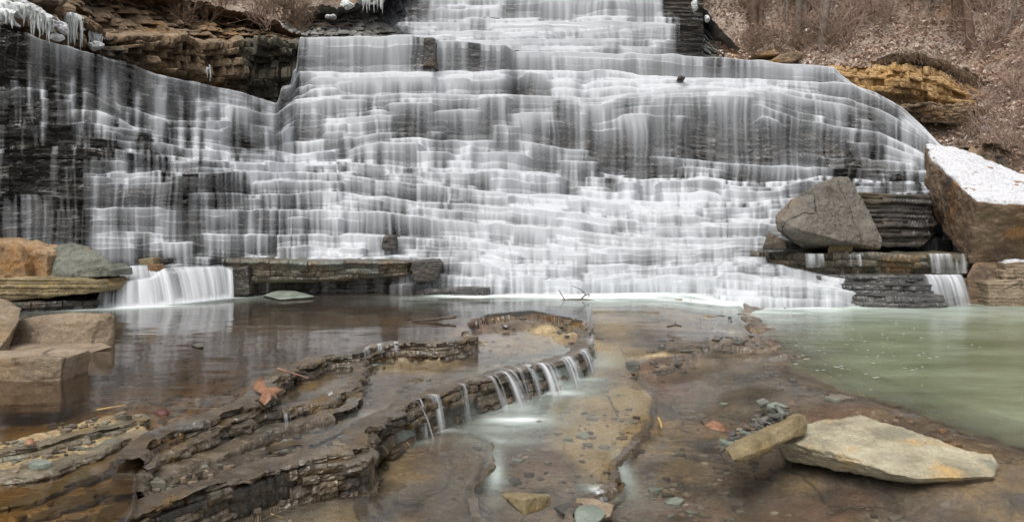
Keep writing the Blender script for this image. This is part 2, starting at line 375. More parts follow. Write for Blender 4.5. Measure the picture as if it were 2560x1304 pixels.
    for b in (1.0, 0.5, 0.15):
        DW.append(lipD[0] + rim * 0.6 * b); ZW.append(lipZ[0] + 0.035); TF.append(np.full(nc, 1.0)); TU.append(np.full(nc, 0.7)); GI.append(np.full(nc, -1)); GC.append(gcum); AG.append(0 * XM); STP.append(np.ones(nc)); BL.append(0 * XM)
    for i in range(G_):
        d0, zt = lipD[i], lipZ[i]
        zb = lipZ[i + 1] if i + 1 < G_ else lipZ[i] - 0.5
        dn = lipD[i + 1] if i + 1 < G_ else d0 - 0.3
        H = np.clip(zt - zb, 0, None); rn = np.clip(start - dn, 0, None)
        has = soft(sst(0.07, 0.20, rn), 1.0)
        throw = np.minimum(0.20 * np.sqrt(np.clip(H + 0.3 * fall, 0.0, 1)) + 0.01, 0.6 * rn) * (0.25 + 0.75 * has) + 0.006
        blk_ = hprev * lipB[i] + (1 - hprev) * blk_
        for f in (0.0, 0.06, 0.15, 0.28, 0.44, 0.62, 0.82, 1.0):
            DW.append(start - 0.02 - throw * f ** (0.7 * has + 1.0 * (1 - has))); ZW.append(zt - H * (f ** (1.0 + 0.5 * hprev)) * 1.0 + 0.028 * hprev * np.exp(-f / 0.08))
            TF.append(np.full(nc, f)); TU.append(np.full(nc, -1.0)); GI.append(np.full(nc, i)); GC.append(gcum); AG.append(fall + H * f); STP.append(has); BL.append(blk_)
        land = start - 0.02 - throw
        nxt = dn * has + (1 - has) * np.minimum(dn, land + 0.02)
        for u in (0.15, 0.42, 0.75, 0.95):
            DW.append(land + (nxt - 0.02 - land) * u); ZW.append(zb + (0.05 * (0.3 + 0.7 * np.exp(-u / 0.25)) + 0.015) * has)
            TF.append(np.full(nc, 1.0)); TU.append(np.full(nc, u)); GI.append(np.full(nc, i)); GC.append(gcum + has * u); AG.append((fall + H) * (1 - has)); STP.append(has); BL.append(blk_)
        fall = (fall + H) * (1 - has); hprev = has; start = nxt; gcum = gcum + has
    dws, zw, TF, TU, GI, age, has, BL, GC = (np.array(q) for q in (DW, ZW, TF, TU, GI, AG, STP, BL, GC))
    BL = gauss(BL, 4.5, 1)
    dws = gauss(gauss(dws, 0.8, 0), 1.3, 1); zw = gauss(gauss(zw, 0.6, 0), 1.0, 1)
    PXg = np.broadcast_to(PX, zw.shape); XMg = np.broadcast_to(XM, zw.shape)
    PY = HZ - (zw - CH) * FP / dws
    fx, fy, fv = flow
    fi = np.clip(np.interp(PXg, fx, np.arange(len(fx))), 0, len(fx) - 1.001)
    fj = np.clip(np.interp(PY, fy, np.arange(len(fy))), 0, len(fy) - 1.001)
    i, j = fi.astype(int), fj.astype(int); a, b = fi - i, fj - j
    Fm = (fv[j, i] * (1 - a) + fv[j, i + 1] * a) * (1 - b) + (fv[j + 1, i] * (1 - a) + fv[j + 1, i + 1] * a) * b
    has_any = Fm > 0.01
    Fm = Fm * (1 + 0.50 * BL)
    for sx, sw, sa, z1, z0 in streams:
        Fm = Fm + sa * (1.45 if sx < 420 else 1.1) * np.exp(-((PXg - sx - 14 * n2(zw * 0.8, 0 * zw + sx, seed)) / sw) ** 2) * sst(z0, z0 + .3, zw) * sst(z1, z1 - .3, zw)
    Fm = np.clip(Fm * dens, 0, 1); hv = sst(0.45, 0.95, Fm)
    gg = GC * 0.9 - 0.10 * zw
    XQ = XMg + 0.04 * n2(XMg * 2, zw * 1.5, seed + 30)
    s0 = n2(XQ * 0.8, zw * 1.1, seed + 23); s1 = n2(XQ * 2.1, gg * 0.75, seed + 20); s2 = n2(XQ * 5.5, gg * 0.9, seed + 21)
    s3 = n2(XQ * 13, gg * 1.1, seed + 22); s4 = n2(XQ * 21, gg * 1.1, seed + 24)
    onf = np.where(TU < 0, 1.0, 1 - has)
    S = 0.34 * s0 + 0.30 * s1 + 0.28 * s2 + (0.2 + 0.5 * onf) * (0.28 * s3 + 0.24 * s4)
    crisp = (((GI == 0) | (GI == -1)) & (PXg > 740)) | (GI == 5 * (M + 1)) | (GI == 6 * (M + 1)) | (GI == 5 * (M + 1) - 1)
    S = S + 0.30 * (s2 + s3 + 0.6 * s4) * crisp
    veil = np.exp(-age / np.where((GI == 0) & (PXg > 740), 1.3, 0.50))
    lipw = np.exp(-TF / 0.25) * onf
    landing = sst(0.70, 1.0, TF) * has * onf
    lipg = np.exp(-age / 0.15)
    v = np.clip(0.25 + 0.15 * hv + 0.32 * veil + 0.58 * lipg + 0.26 * landing * (0.7 + 0.5 * s0), 0, 1.2)
    vt = np.clip(1.02 - 0.40 * TU + 0.25 * s2, 0, 1.1)
    v = np.where(TU >= 0, vt * has + (1 - has) * v, v)
    v = v * np.where(crisp & (TU > 0.6), 0.62, 1.0)
    base = Fm * 1.06 + (0.62 - 0.34 * hv) * S
    al = (0.5 * np.clip(base * v, 0, 1) + 0.5 * sst(0.0, 1.0, base * v)) * (base > 0) * has_any
    fil = (0.30 * s2 + 0.42 * s3 + 0.34 * s4) * onf * (0.25 + 0.75 * sst(0.03, 0.30, age))
    al = al * (1 + fil * (1.0 - 0.5 * hv))
    al = al * np.where((GI < 0) & (PXg < 745), 0.25, 1.0)
    al = np.clip(gauss(al, 0.8, 0), 0, 0.96)
    dws = dws - al * (0.03 * (0.5 + 0.5 * s1) + 0.014 * s2 + 0.012 * s3) * (0.3 + 0.7 * onf)
    Pw = np.stack([(PXg - CX) / FP * dws, dws, zw], -1)
    return P, Pw, al

mid = {
 -320: [(-120, 12.5), (300, 11.2), (440, 10.4), (560, 10.0), (640, 9.8), (800, 9.6)],
 0: [(60, 12.4), (200, 12.0), (310, 11.5), (330, 11.25), (440, 10.95), (490, 10.75), (560, 10.5), (640, 10.2), (780, 10.1)],
 250: [(140, 13.5), (220, 13.2), (300, 12.7), (335, 12.2), (400, 11.8), (440, 11.5), (500, 11.2), (560, 11.0), (640, 10.8), (655, 10.5), (700, 10.3), (780, 10.2)],
 500: [(213, 14.9), (280, 14.4), (355, 13.9), (375, 13.1), (430, 12.2), (490, 11.9), (540, 11.7), (640, 11.3), (648, 11.0), (664, 10.8), (760, 10.7)],
 690: [(258, 16.3), (270, 16.2), (385, 15.3), (405, 14.6), (440, 13.4), (490, 12.7), (540, 12.3), (640, 11.9), (652, 11.6), (657, 11.5), (745, 11.5)],
 740: [(95, 18.6), (178, 18.4), (190, 17.8), (250, 17.0), (300, 16.6), (390, 15.8), (410, 15.0), (440, 13.8), (490, 13.2), (540, 12.6), (640, 12.0), (652, 11.6), (745, 11.5)],
 900: [(93, 18.6), (178, 18.4), (188, 17.8), (250, 17.1), (330, 16.4), (390, 15.8), (420, 14.8), (440, 14.0), (490, 13.3), (540, 12.7), (640, 12.0), (652, 11.6), (745, 11.5)],
 1080: [(98, 18.6), (178, 18.4), (186, 18.0), (240, 17.4), (330, 16.5), (400, 15.7), (430, 14.8), (470, 14.0), (540, 13.1), (640, 12.0), (690, 11.7), (735, 11.4)],
 1096: [(108, 19.6), (172, 19.4), (186, 18.1), (240, 17.5), (330, 16.7), (400, 15.9), (430, 15.0), (470, 14.0), (540, 13.1), (640, 12.0), (690, 11.6), (735, 11.3)],
 1262: [(110, 19.8), (172, 19.6), (190, 18.4), (275, 17.7), (360, 17.2), (420, 16.2), (470, 14.4), (500, 13.8), (560, 12.9), (640, 11.9), (690, 11.5), (735, 11.2)],
 1292: [(128, 20.8), (172, 20.4), (190, 18.6), (275, 17.8), (400, 17.3), (450, 15.8), (480, 14.6), (505, 13.8), (560, 12.9), (640, 11.9), (700, 11.5), (738, 11.2)],
 1400: [(130, 20.8), (172, 20.5), (190, 18.8), (275, 17.9), (440, 17.4), (480, 14.9), (505, 13.9), (560, 12.9), (640, 11.9), (700, 11.5), (738, 11.2)],
 1700: [(140, 21.4), (185, 21.2), (200, 19.2), (270, 18.5), (425, 18.1), (480, 16), (500, 14.8), (560, 13.3), (620, 12.5), (665, 12.2), (690, 11.8), (745, 11.5)],
 1900: [(152, 22.2), (192, 22.0), (203, 19.6), (300, 18.7), (425, 18.2), (470, 16), (520, 14.2), (560, 13.5), (620, 13.1), (652, 12.8), (676, 12.1), (690, 11.8), (752, 11.3)],
 2000: [(160, 22.3), (195, 22.1), (205, 19.8), (320, 18.9), (425, 18.3), (470, 15.8), (560, 13.9), (622, 13.5), (652, 13.2), (676, 12.2), (690, 11.9), (715, 11.7), (754, 11.4)],
 2100: [(182, 21.8), (200, 20.9), (210, 20.0), (320, 18.9), (420, 18.3), (470, 15.8), (560, 14.2), (625, 13.7), (660, 13.5), (685, 12.7), (700, 11.9), (725, 11.7), (754, 11.4)],
 2220: [(248, 19.8), (330, 18.9), (420, 18.1), (470, 15.8), (560, 14.3), (632, 13.7), (665, 13.6), (700, 12.9), (728, 12.0), (754, 11.7)],
 2350: [(362, 18.6), (420, 17.8), (470, 15.8), (560, 14.3), (632, 13.7), (668, 13.6), (680, 13.3), (745, 13.0)],
 2500: [(420, 18), (480, 15.8), (560, 14.3), (640, 13.8), (750, 13.4)],
}
top = [(-320, -60, 12.5), (0, 58, 12.4), (100, 96, 12.7), (170, 116, 13.0), (300, 156, 13.6), (420, 195, 14.4), (520, 217, 15.0), (600, 236, 15.6), (692, 258, 16.3), (699, 240, 16.8),
       (703, 214, 17.3), (728, 210, 17.5), (731, 178, 18.3), (743, 170, 18.4), (746, 94, 18.6), (800, 93, 18.6), (1030, 93, 18.6), (1086, 98, 18.6), (1092, 107, 19.6), (1262, 110, 19.8), (1290, 128, 20.8), (1500, 131, 20.9), (1700, 141, 21.4),
       (1900, 153, 22.2), (2085, 167, 22.4), (2102, 186, 21.6), (2130, 208, 21.0), (2200, 240, 20.0), (2260, 272, 19.5), (2310, 322, 18.9), (2350, 362, 18.5), (2420, 405, 18.0), (2500, 430, 18)]
fx = [-320, 0, 150, 300, 450, 600, 700, 780, 900, 1000, 1060, 1100, 1180, 1280, 1400, 1600, 1800, 2000, 2130, 2230, 2330, 2400, 2500]
fy = [60, 120, 165, 190, 240, 300, 360, 420, 460, 490, 540, 600, 640, 670, 720, 760]
fv = 1.0 * np.array([
 # -320   0   150  300  450  600  700  780  900  1000 1060 1100 1180 1280 1400 1600 1800 2000 2130 2230 2330 2400 2500
 [.10, .10, .12, .20, .2, .0, .2, .60, .65, .62, .12, .60, .45, .60, .62, .62, .60, .62, .4, .5, .5, .0, .0],   # 60
 [.16, .18, .24, .30, .3, .1, .2, .55, .65, .60, .10, .60, .22, .62, .62, .60, .50, .55, .4, .5, .5, .0, .0],   # 120
 [.16, .18, .28, .32, .3, .2, .2, .50, .60, .60, .15, .60, .30, .62, .58, .58, .48, .55, .5, .5, .5, .0, .0],   # 165
 [.16, .18, .30, .38, .42, .4, .3, .80, .88, .90, .90, .92, .92, .92, .96, .97, .97, .75, .55, .6, .6, .0, .0], # 190
 [.10, .10, .22, .38, .50, .60, .50, .72, .78, .76, .74, .76, .74, .76, .80, .90, .95, .70, .52, .75, .9, .0, .0], # 240
 [.10, .09, .16, .34, .46, .50, .48, .66, .68, .62, .64, .68, .72, .74, .82, .76, .84, .62, .46, .58, .95, .3, .0], # 300
 [.06, .06, .10, .34, .40, .34, .50, .72, .62, .46, .44, .56, .74, .70, .50, .58, .64, .50, .40, .48, .85, .5, .0], # 360
 [.05, .05, .12, .30, .34, .42, .60, .66, .66, .62, .62, .70, .86, .86, .60, .44, .56, .42, .36, .40, .45, .4, .0], # 420
 [.03, .03, .10, .36, .44, .42, .46, .46, .62, .66, .66, .72, .84, .90, .80, .62, .66, .52, .46, .46, .45, .4, .0], # 460
 [.03, .04, .14, .40, .46, .44, .32, .42, .66, .60, .56, .58, .62, .72, .80, .84, .82, .72, .60, .55, .5, .4, .0], # 490
 [.30, .34, .42, .50, .46, .48, .42, .52, .66, .60, .60, .66, .72, .80, .88, .92, .94, .88, .65, .5, .4, .3, .0], # 540
 [.45, .50, .58, .56, .54, .52, .46, .58, .68, .50, .50, .66, .76, .86, .92, .96, .96, .80, .5, .4, .4, .4, .2], # 600
 [.40, .50, .58, .62, .60, .60, .60, .78, .82, .72, .56, .66, .80, .90, .94, .96, .92, .62, .25, .12, .4, .5, .2], # 640
 [.2, .3, .3, .4, .4, .4, .3, .3, .3, .3, .30, .60, .78, .90, .95, .96, .95, .60, .16, .10, .45, .6, .2],       # 670
 [.1, .1, .1, .2, .2, .2, .2, .2, .2, .15, .15, .30, .72, .90, .95, .96, .96, .95, .85, .5, .75, .5, .1],      # 720
 [.1, .1, .1, .2, .2, .2, .2, .2, .2, .15, .2, .30, .80, .95, .97, .97, .97, .95, .85, .5, .8, .5, .1]])        # 760
fv[:3, 5:7] = 0.0
fv[:3, 7:19] = np.clip(fv[:3, 7:19] * 1.45, 0, .92); fv[9:13, 11:17] += .08; fv[4:10, 0:6] += 0.02; fv[7:11, 2:8] += 0.05; fv = np.clip(fv, 0, 0.97)
fv[9:, 1:7] *= 0.86; fv[10:, 11:18] *= 0.90; fv[13:, 11:18] *= 0.95
streams = [(62, 5, .35, 4.2, 3.0), (108, 6, .40, 4.0, 2.4), (182, 9, .45, 4.1, 2.9), (215, 6, .35, 3.9, 2.6), (255, 12, .30, 4.2, 2.7), (300, 8, .3, 4.1, 3.2), (352, 8, .35, 4.0, 2.6), (392, 13, .55, 4.1, 2.4), (456, 7, .40, 4.0, 2.4), (484, 9, .5, 4.0, 2.3), (524, 16, .6, 4.0, 2.2), (570, 16, .65, 4.0, 2.2),
           (625, 16, .4, 4.0, 2.8), (668, 12, .45, 4.0, 2.6), (712, 10, .4, 3.9, 2.4), (640, 30, .25, 2.8, 1.7), (700, 40, .3, 2.6, 1.7), (330, 40, .25, 2.3, 1.7), (150, 40, .3, 1.0, .4), (280, 50, .3, 1.2, .4), (420, 40, .3, 1.6, .5), (560, 50, .3, 1.6, .5), (640, 30, .25, 1.4, .5), (850, 60, .25, 1.5, .5)]

LINES = [
 [(-320, -50), (0, 66), (170, 122), (300, 162), (420, 201), (520, 223), (600, 242), (692, 264), (703, 226), (730, 218), (746, 182), (900, 182), (1090, 180), (1300, 176), (1500, 182), (1700, 196), (1850, 200), (2000, 204), (2085, 209), (2110, 213), (2130, 216), (2200, 248), (2260, 280), (2310, 330), (2350, 370), (2420, 412), (2500, 440)],
 [(-320, 110), (0, 130), (152, 167), (253, 187), (314, 223), (385, 238), (456, 253), (577, 263), (690, 285), (740, 250), (900, 238), (1100, 236), (1300, 240), (1500, 245), (1600, 236), (1750, 224), (1900, 226), (2000, 245), (2100, 265), (2200, 290), (2300, 345), (2350, 385), (2500, 450)],
 [(-320, 185), (0, 200), (142, 207), (243, 223), (304, 263), (364, 283), (420, 299), (577, 305), (690, 330), (740, 300), (850, 300), (950, 290), (1050, 290), (1150, 276), (1280, 284), (1380, 281), (1500, 284), (1560, 268), (1700, 260), (1800, 266), (1900, 263), (2000, 300), (2100, 320), (2200, 332), (2300, 378), (2350, 405), (2500, 460)],
 [(-320, 300), (0, 300), (147, 309), (218, 309), (304, 324), (405, 339), (471, 359), (572, 367), (638, 374), (744, 385), (850, 375), (950, 350), (1050, 346), (1150, 352), (1290, 353), (1400, 376), (1600, 392), (1800, 410), (1900, 418), (2000, 418), (2200, 425), (2330, 428), (2500, 470)],
 [(-320, 370), (0, 374), (200, 372), (350, 385), (500, 400), (620, 410), (750, 412), (850, 408), (1000, 420), (1100, 425), (1250, 425), (1400, 442), (1600, 450), (1750, 442), (1850, 456), (1950, 456), (2050, 442), (2200, 452), (2330, 456), (2500, 484)],
 [(-320, 430), (0, 428), (283, 435), (354, 430), (607, 430), (740, 436), (850, 440), (1000, 455), (1100, 465), (1160, 475), (1300, 488), (1450, 493), (1600, 502), (1700, 506), (1850, 508), (1950, 502), (2100, 490), (2330, 482), (2500, 500)],
 [(-320, 490), (0, 491), (187, 491), (506, 488), (658, 491), (860, 483), (980, 500), (1100, 510), (1200, 515), (1350, 525), (1500, 545), (1650, 562), (1800, 560), (1950, 560), (2100, 550), (2330, 540), (2500, 545)],
 [(-320, 530), (0, 531), (192, 526), (395, 526), (640, 528), (860, 531), (1000, 540), (1100, 555), (1250, 562), (1400, 578), (1550, 598), (1700, 600), (1900, 598), (2100, 596), (2330, 596), (2500, 600)],
 [(-320, 580), (0, 585), (200, 580), (400, 585), (650, 590), (860, 590), (1000, 600), (1150, 605), (1300, 620), (1500, 635), (1700, 630), (1900, 625), (2000, 628), (2200, 636), (2330, 636), (2500, 640)],
 [(-320, 640), (0, 640), (280, 638), (500, 640), (690, 648), (860, 649), (1030, 650), (1100, 650), (1200, 648), (1300, 662), (1500, 668), (1700, 662), (1850, 660), (1960, 668), (2050, 690), (2200, 720), (2330, 732), (2500, 735)],
 [(-320, 690), (0, 690), (250, 690), (560, 672), (690, 700), (1030, 690), (1100, 690), (1200, 700), (1350, 703), (1500, 705), (1650, 694), (1850, 689), (2000, 702), (2100, 716), (2200, 736), (2330, 744), (2500, 745)],
 [(-320, 820), (0, 800), (300, 790), (600, 766), (1030, 752), (1200, 742), (1400, 746), (1700, 752), (1900, 760), (2200, 762), (2500, 760)]]
A_ = lambda *v: [(x, y * .78) for x, y in A0_(*v)]
A0_ = lambda *v: [(-320, v[0]), (300, v[0]), (650, v[1]), (900, v[2]), (1250, v[3]), (1600, v[4]), (2000, v[5]), (2500, v[5])]
ACT = [A_(.6, .5, .10, .08, .05, .05), A_(.55, .5, .75, .8, .8, .75), A_(.55, .5, .6, .5, .55, .6), A_(.5, .5, .5, .35, .12, .45), A_(.6, .5, .5, .5, .3, .3), A_(.5, .4, .5, .5, .5, .5), A_(.5, .4, .4, .5, .5, .55), A_(.4, .3, .3, .5, .5, .6), A_(.5, .4, .3, .5, .55, .6), A_(.6, .5, .4, .55, .55, .5), A_(.4, .3, .3, .5, .5, .5), A_(.4, .3, .3, .55, .55, .5)]
P, Pw, al = falls(mid, top, LINES, ACT, -320, 2500, 2.3, (fx, fy, fv), 11, streams=streams)
o = mk('cliff_terraces', P, quads(*P.shape[:2]), M['wet'], False); tag(o, kind='structure')
keep = (np.maximum.reduce([al[:-1, :-1], al[1:, :-1], al[1:, 1:], al[:-1, 1:]]) > 0.05)
o = mk('waterfall', Pw, quads(*Pw.shape[:2], keep), M['white'], True, {'alpha': al})
tag(o, 'broad white waterfall spreading over many dark rock steps across the whole scene', 'waterfall')

upper = {
 960: [(-700, 30), (-400, 27.2), (0, 25.6), (40, 25.2), (110, 24.4), (140, 24.2)],
 1100: [(-700, 29), (-400, 26.8), (0, 25.0), (40, 24.7), (70, 24.0), (130, 23.0), (160, 22.8)],
 1300: [(-700, 29), (-400, 26.5), (0, 24.8), (60, 24.3), (78, 23.4), (130, 22.6), (160, 22.4)],
 1500: [(-700, 29), (-400, 26.5), (0, 24.8), (40, 24.4), (60, 23.8), (130, 22.9), (160, 22.7)],
 1760: [(-700, 29), (-400, 26.8), (0, 25.2), (130, 24.4), (180, 24.2)],
}
utop = [(960, -600, 29), (1760, -600, 29)]
ufx = [960, 1015, 1040, 1075, 1100, 1140, 1200, 1300, 1400, 1500, 1600, 1640, 1672, 1700, 1760]
ufy = [-600, -20, 20, 60, 100, 140, 190]
ufv = 1.0 * np.array([
 [0, 0, .2, .45, .85, .7, .5, .7, .9, .95, .9, .75, .1, 0, 0],
 [0, 0, .2, .45, .85, .7, .5, .7, .9, .95, .9, .75, .1, 0, 0],
 [0, .05, .25, .5, .9, .6, .55, .7, .9, .95, .88, .78, .15, 0, 0],
 [.05, .35, .6, .75, .9, .75, .75, .85, .9, .9, .88, .85, .5, 0, 0],
 [.05, .35, .75, .85, .95, .9, .9, .95, .95, .95, .95, .95, .75, .05, 0],
 [.05, .3, .6, .8, .95, .97, .97, .97, .97, .97, .97, .97, .9, .1, 0],
 [0, .2, .6, .8, .95, .97, .97, .97, .97, .97, .97, .97, .9, .2, 0]])

ufv = np.clip(ufv * 1.15, 0, 1); ufv[:, -2:] = 0
ULINES = [[(960, y), (1100, y + 3), (1300, y), (1500, y - 4), (1760, y + 4)] for y in (-420, -260, -110, -8, 58, 78, 102, 126, 185)]
UACT = [[(960, v), (1760, v)] for v in (.1, .1, .1, .1, .4, .5, .5, .4, .3)]
P, Pw, al = falls(upper, utop, ULINES, UACT, 960, 1760, 2.6, (ufx, ufy, ufv), 23, rim=0.3, dens=1.25)
o = mk('cliff_terraces', P, quads(*P.shape[:2]), M['wet'], False); tag(o, kind='structure')
keep = (np.maximum.reduce([al[:-1, :-1], al[1:, :-1], al[1:, 1:], al[:-1, 1:]]) > 0.05)
o = mk('waterfall', Pw, quads(*Pw.shape[:2], keep), M['white'], True, {'alpha': al})
tag(o, 'upper white waterfall dropping behind the topmost rock lip, cut by the top of the picture', 'waterfall')
# ------------------------------------------------------------------ stream bed, pools, ledges
def line_xy(pts, z):
    p = np.array(pts, float)
    zz = z if np.isscalar(z) else np.array(z, float)
    return G(p[:, 0], p[:, 1], zz)[:, :2]

def resample(xy, step, rough=0.0, seed=0):
    s = np.concatenate([[0], np.cumsum(np.linalg.norm(np.diff(xy, axis=0), axis=1))])
    n = max(8, int(s[-1] / step)); u = np.linspace(0, s[-1], n)
    p = np.stack([np.interp(u, s, xy[:, 0]), np.interp(u, s, xy[:, 1])], 1)
    k = max(1.0, 0.06 / step)
    q = gauss(p, k, 0); q[0], q[-1] = p[0], p[-1]
    if rough > 0:                                       # broken, angular line
        T = np.gradient(q, axis=0); T = gauss(T, 0.15 / step, 0); T /= np.linalg.norm(T, axis=1, keepdims=True) + 1e-9
        r = np.random.default_rng(seed); o = 0
        for L, a in ((0.34, 1.0), (0.13, 0.45)):
            kx = np.arange(0, u[-1] + L, L) + r.uniform(-.35, .35, len(np.arange(0, u[-1] + L, L))) * L
            o = o + np.interp(u, kx, r.uniform(-1, 1, len(kx))) * a
        q = q + np.stack([T[:, 1], -T[:, 0]], 1) * (rough * o * sst(0, .2, u) * sst(0, .2, u[-1] - u))[:, None]
    return q, u

def inside(x, y, poly):
    c = np.zeros(x.shape, bool); n = len(poly); j = n - 1
    for i in range(n):
        xi, yi = poly[i]; xj, yj = poly[j]
        t = ((yi > y) != (yj > y)) & (x < (xj - xi) * (y - yi) / (yj - yi + 1e-12) + xi)
        c ^= t; j = i
    return c

def dist(x, y, path):
    d = np.full(x.shape, 1e9)
    for a, b in zip(path[:-1], path[1:]):
        v = b - a; L = (v ** 2).sum() + 1e-12
        t = np.clip(((x - a[0]) * v[0] + (y - a[1]) * v[1]) / L, 0, 1)
        d = np.minimum(d, (x - a[0] - t * v[0]) ** 2 + (y - a[1] - t * v[1]) ** 2)
    return np.sqrt(d)

L1 = [(1478, 822), (1450, 800), (1400, 788), (1330, 774), (1215, 786), (1170, 806), (1196, 845), (1100, 864), (1000, 858), (940, 864), (900, 886), (840, 886), (780, 906), (715, 922), (690, 962), (650, 1002), (600, 1032), (560, 1042), (480, 1072), (400, 1108), (352, 1150), (335, 1220), (300, 1304), (270, 1420)]
LB = [(905, 886), (914, 930), (908, 962), (860, 985), (790, 1012), (700, 1026), (631, 1034), (560, 1086), (458, 1124), (372, 1150), (345, 1230), (315, 1304), (285, 1420)]
L2 = [(1476, 822), (1480, 860), (1445, 890), (1400, 906), (1300, 922), (1215, 946), (1150, 970), (1060, 1000), (950, 1046), (905, 1080), (932, 1108), (915, 1128), (850, 1132), (770, 1146), (690, 1166), (620, 1190), (509, 1228), (400, 1266), (345, 1300), (310, 1420)]
zL1, zLB, zL2 = 0.02, -0.04, -0.07
q1, qb, q2 = line_xy(L1, zL1), line_xy(LB, zLB), line_xy(L2, zL2)
corner = [(6, 1.0), (6, 12)]
def close(q, up):
    return np.vstack([q, [[q[-1][0], 0.5], [12, 0.5], [12, 14]], up])
shelf_up = line_xy([(1500, 742), (1478, 760), (1476, 800)], -0.02)
D1 = close(q1, shelf_up); DB = np.vstack([qb, [[qb[-1][0], 0.5], [12, 0.5], [12, 14]], shelf_up, q1[:11]]); D2 = close(q2, shelf_up)
POOL = line_xy([(1905, 735), (1880, 760), (1866, 792), (1882, 836), (1950, 892), (2055, 952), (2250, 1018), (2420, 1086), (2600, 1150), (2900, 1240)], -0.22)
POOLP = np.vstack([POOL, [[9, 2.5], [30, 2.5], [30, 16], [3.9, 16]]])
L3 = line_xy([(1560, 930), (1584, 948), (1640, 1000), (1636, 1042), (1590, 1092), (1546, 1150), (1550, 1206), (1500, 1236), (1440, 1272), (1418, 1330), (1400, 1430)], -0.36)
D3 = np.vstack([L3, [[12, L3[-1][1]], [12, L3[0][1]]]])
L4 = line_xy([(1120, 1062), (1180, 1075), (1226, 1102), (1226, 1150), (1206, 1190), (1190, 1230), (1206, 1270), (1218, 1330), (1225, 1440)], -0.33)
D4 = np.vstack([L4, [[-3, L4[-1][1]], [-3, L4[0][1]]]])
L5 = line_xy([(1588, 946), (1660, 932), (1740, 916), (1792, 900), (1850, 905)], -0.30)
L6 = line_xy([(560, 1215), (700, 1195), (800, 1188), (900, 1182), (935, 1205), (946, 1245), (935, 1270), (955, 1310), (960, 1430)], -0.31)
D6 = np.vstack([L6, [[-3, L6[-1][1]], [-3, L6[0][1]]]])
LT = line_xy([(-400, 1150), (0, 1114), (100, 1086), (200, 1060), (310, 1030), (378, 1046), (420, 1085)], 0.01)
DT = np.vstack([LT, q1[-6:], [[-6, q1[-1][1]], [-6, LT[0][1]]]])

pxs = np.concatenate([np.arange(-1400, -200, 12), np.arange(-200, 2760, 2.5), np.arange(2760, 4200, 14)])
pys = np.concatenate([np.arange(690, 1340, 1.7), np.arange(1340, 2100, 8)])
PXg, PYg = np.meshgrid(pxs, pys)
g = G(PXg, PYg, -0.2); X, Y_ = g[..., 0], g[..., 1]
def sdist(poly, path, w=0.0):
    d = dist(X, Y_, path); s = np.where(inside(X, Y_, poly), d, -d)
    return s
wob = 0.05 * fbm2(X * 2.2, Y_ * 2.2, 4, 71) + 0.02 * fbm2(X * 14, Y_ * 14, 3, 72)
s1, sb, s2 = sdist(D1, q1) + wob, sdist(DB, qb) + wob, sdist(D2, q2) + wob
sp = sdist(POOLP, POOL) + wob * 3 + 0.10 * fbm2(X * 1.1, Y_ * 1.1, 3, 73)
s3, s4, s6, st = sdist(D3, L3) + wob, sdist(D4, L4) + wob, sdist(D6, L6) + wob, sdist(DT, LT) + wob
s5 = dist(X, Y_, L5)

hs = np.interp(Y_, [2, 4.2, 5.4, 6.4, 8.0, 9.2, 10.6, 20], [-0.43, -0.42, -0.37, -0.33, -0.16, -0.07, -0.03, -0.03])
hp = np.interp(Y_, [2, 7.6, 9.2, 20], [-0.205, -0.205, -0.17, -0.15])
hs = hs + (hp - hs) * sst(-1.5, -0.1, sp) * (sp < 0.6)
e = lambda s, w=0.035: sst(-w, w, s)
bedP = -0.05 - 0.24 * sst(0.0, 0.9, -s1) - 0.08 * sst(0.5, 2.5, -s1) + 0.03 * fbm2(X * 1.5, Y_ * 1.5, 4, 31)
h = bedP
h = h + (-0.105 - 0.06 * e(sb + 0.06) - h) * e(s1 + 0.06)
low = hs + 0.10 * 0
low = low - 0.055 * e(s3 + 0.03)
low = low + 0.055 * e(s4, 0.05) * (1 - e(s3))
low = low + 0.06 * e(s6, 0.06)
# the step on the right-hand shelf
below5 = (Y_ < np.interp(X, L5[:, 0], L5[:, 1])) & (X > L5[0, 0] - 0.1)
low = low + np.where((~below5) & (X > L5[0, 0]), 0.06 * np.exp(-np.clip(Y_ - np.interp(X, L5[:, 0], L5[:, 1]), 0, 9) / 0.8) * np.exp(-np.clip(X - L5[-1, 0], 0, 9) / 0.25), 0)
e2 = e(s2 + 0.07, 0.04)
h = h * (1 - e2) + low * e2
# tan ledges at the near edge of the brown pool: thin beds that dip towards the camera
ang = R(38); uu = X * math.cos(ang) + Y_ * math.sin(ang); vv = -X * math.sin(ang) + Y_ * math.cos(ang)
bed = vv * 1.0 + 0.17 * fbm2(uu * 1.1, vv * 3, 4, 41) + 0.06 * fbm2(uu * 5, vv * 8, 4, 42)
saw = bed * 5.5; fr = saw - np.floor(saw)
tz = 0.035 + 0.075 * (sst(0.0, 0.9, fr) * (1 - sst(0.93, 1.0, fr)) - 0.5) + 0.05 * fbm2(uu * 1.6, vv * 2.5, 4, 43) - 0.03 * sst(1.0, 2.2, st)
tan_steps = [[(-300, 1185), (-100, 1165), (60, 1140), (180, 1108), (262, 1080), (330, 1060), (376, 1050)], [(-300, 1245), (-100, 1212), (50, 1188), (150, 1160), (262, 1136), (300, 1108), (376, 1074)], [(-300, 1290), (-100, 1258), (60, 1226), (160, 1196), (240, 1168), (330, 1118), (350, 1110)], [(-300, 1350), (-100, 1304), (40, 1266), (150, 1234), (240, 1204), (335, 1160)], [(-300, 1420), (20, 1308), (120, 1274), (220, 1240), (322, 1200)], [(-100, 1400), (80, 1320), (200, 1282), (312, 1244)]]
tan_xy = [line_xy(t, 0.03) for t in tan_steps]
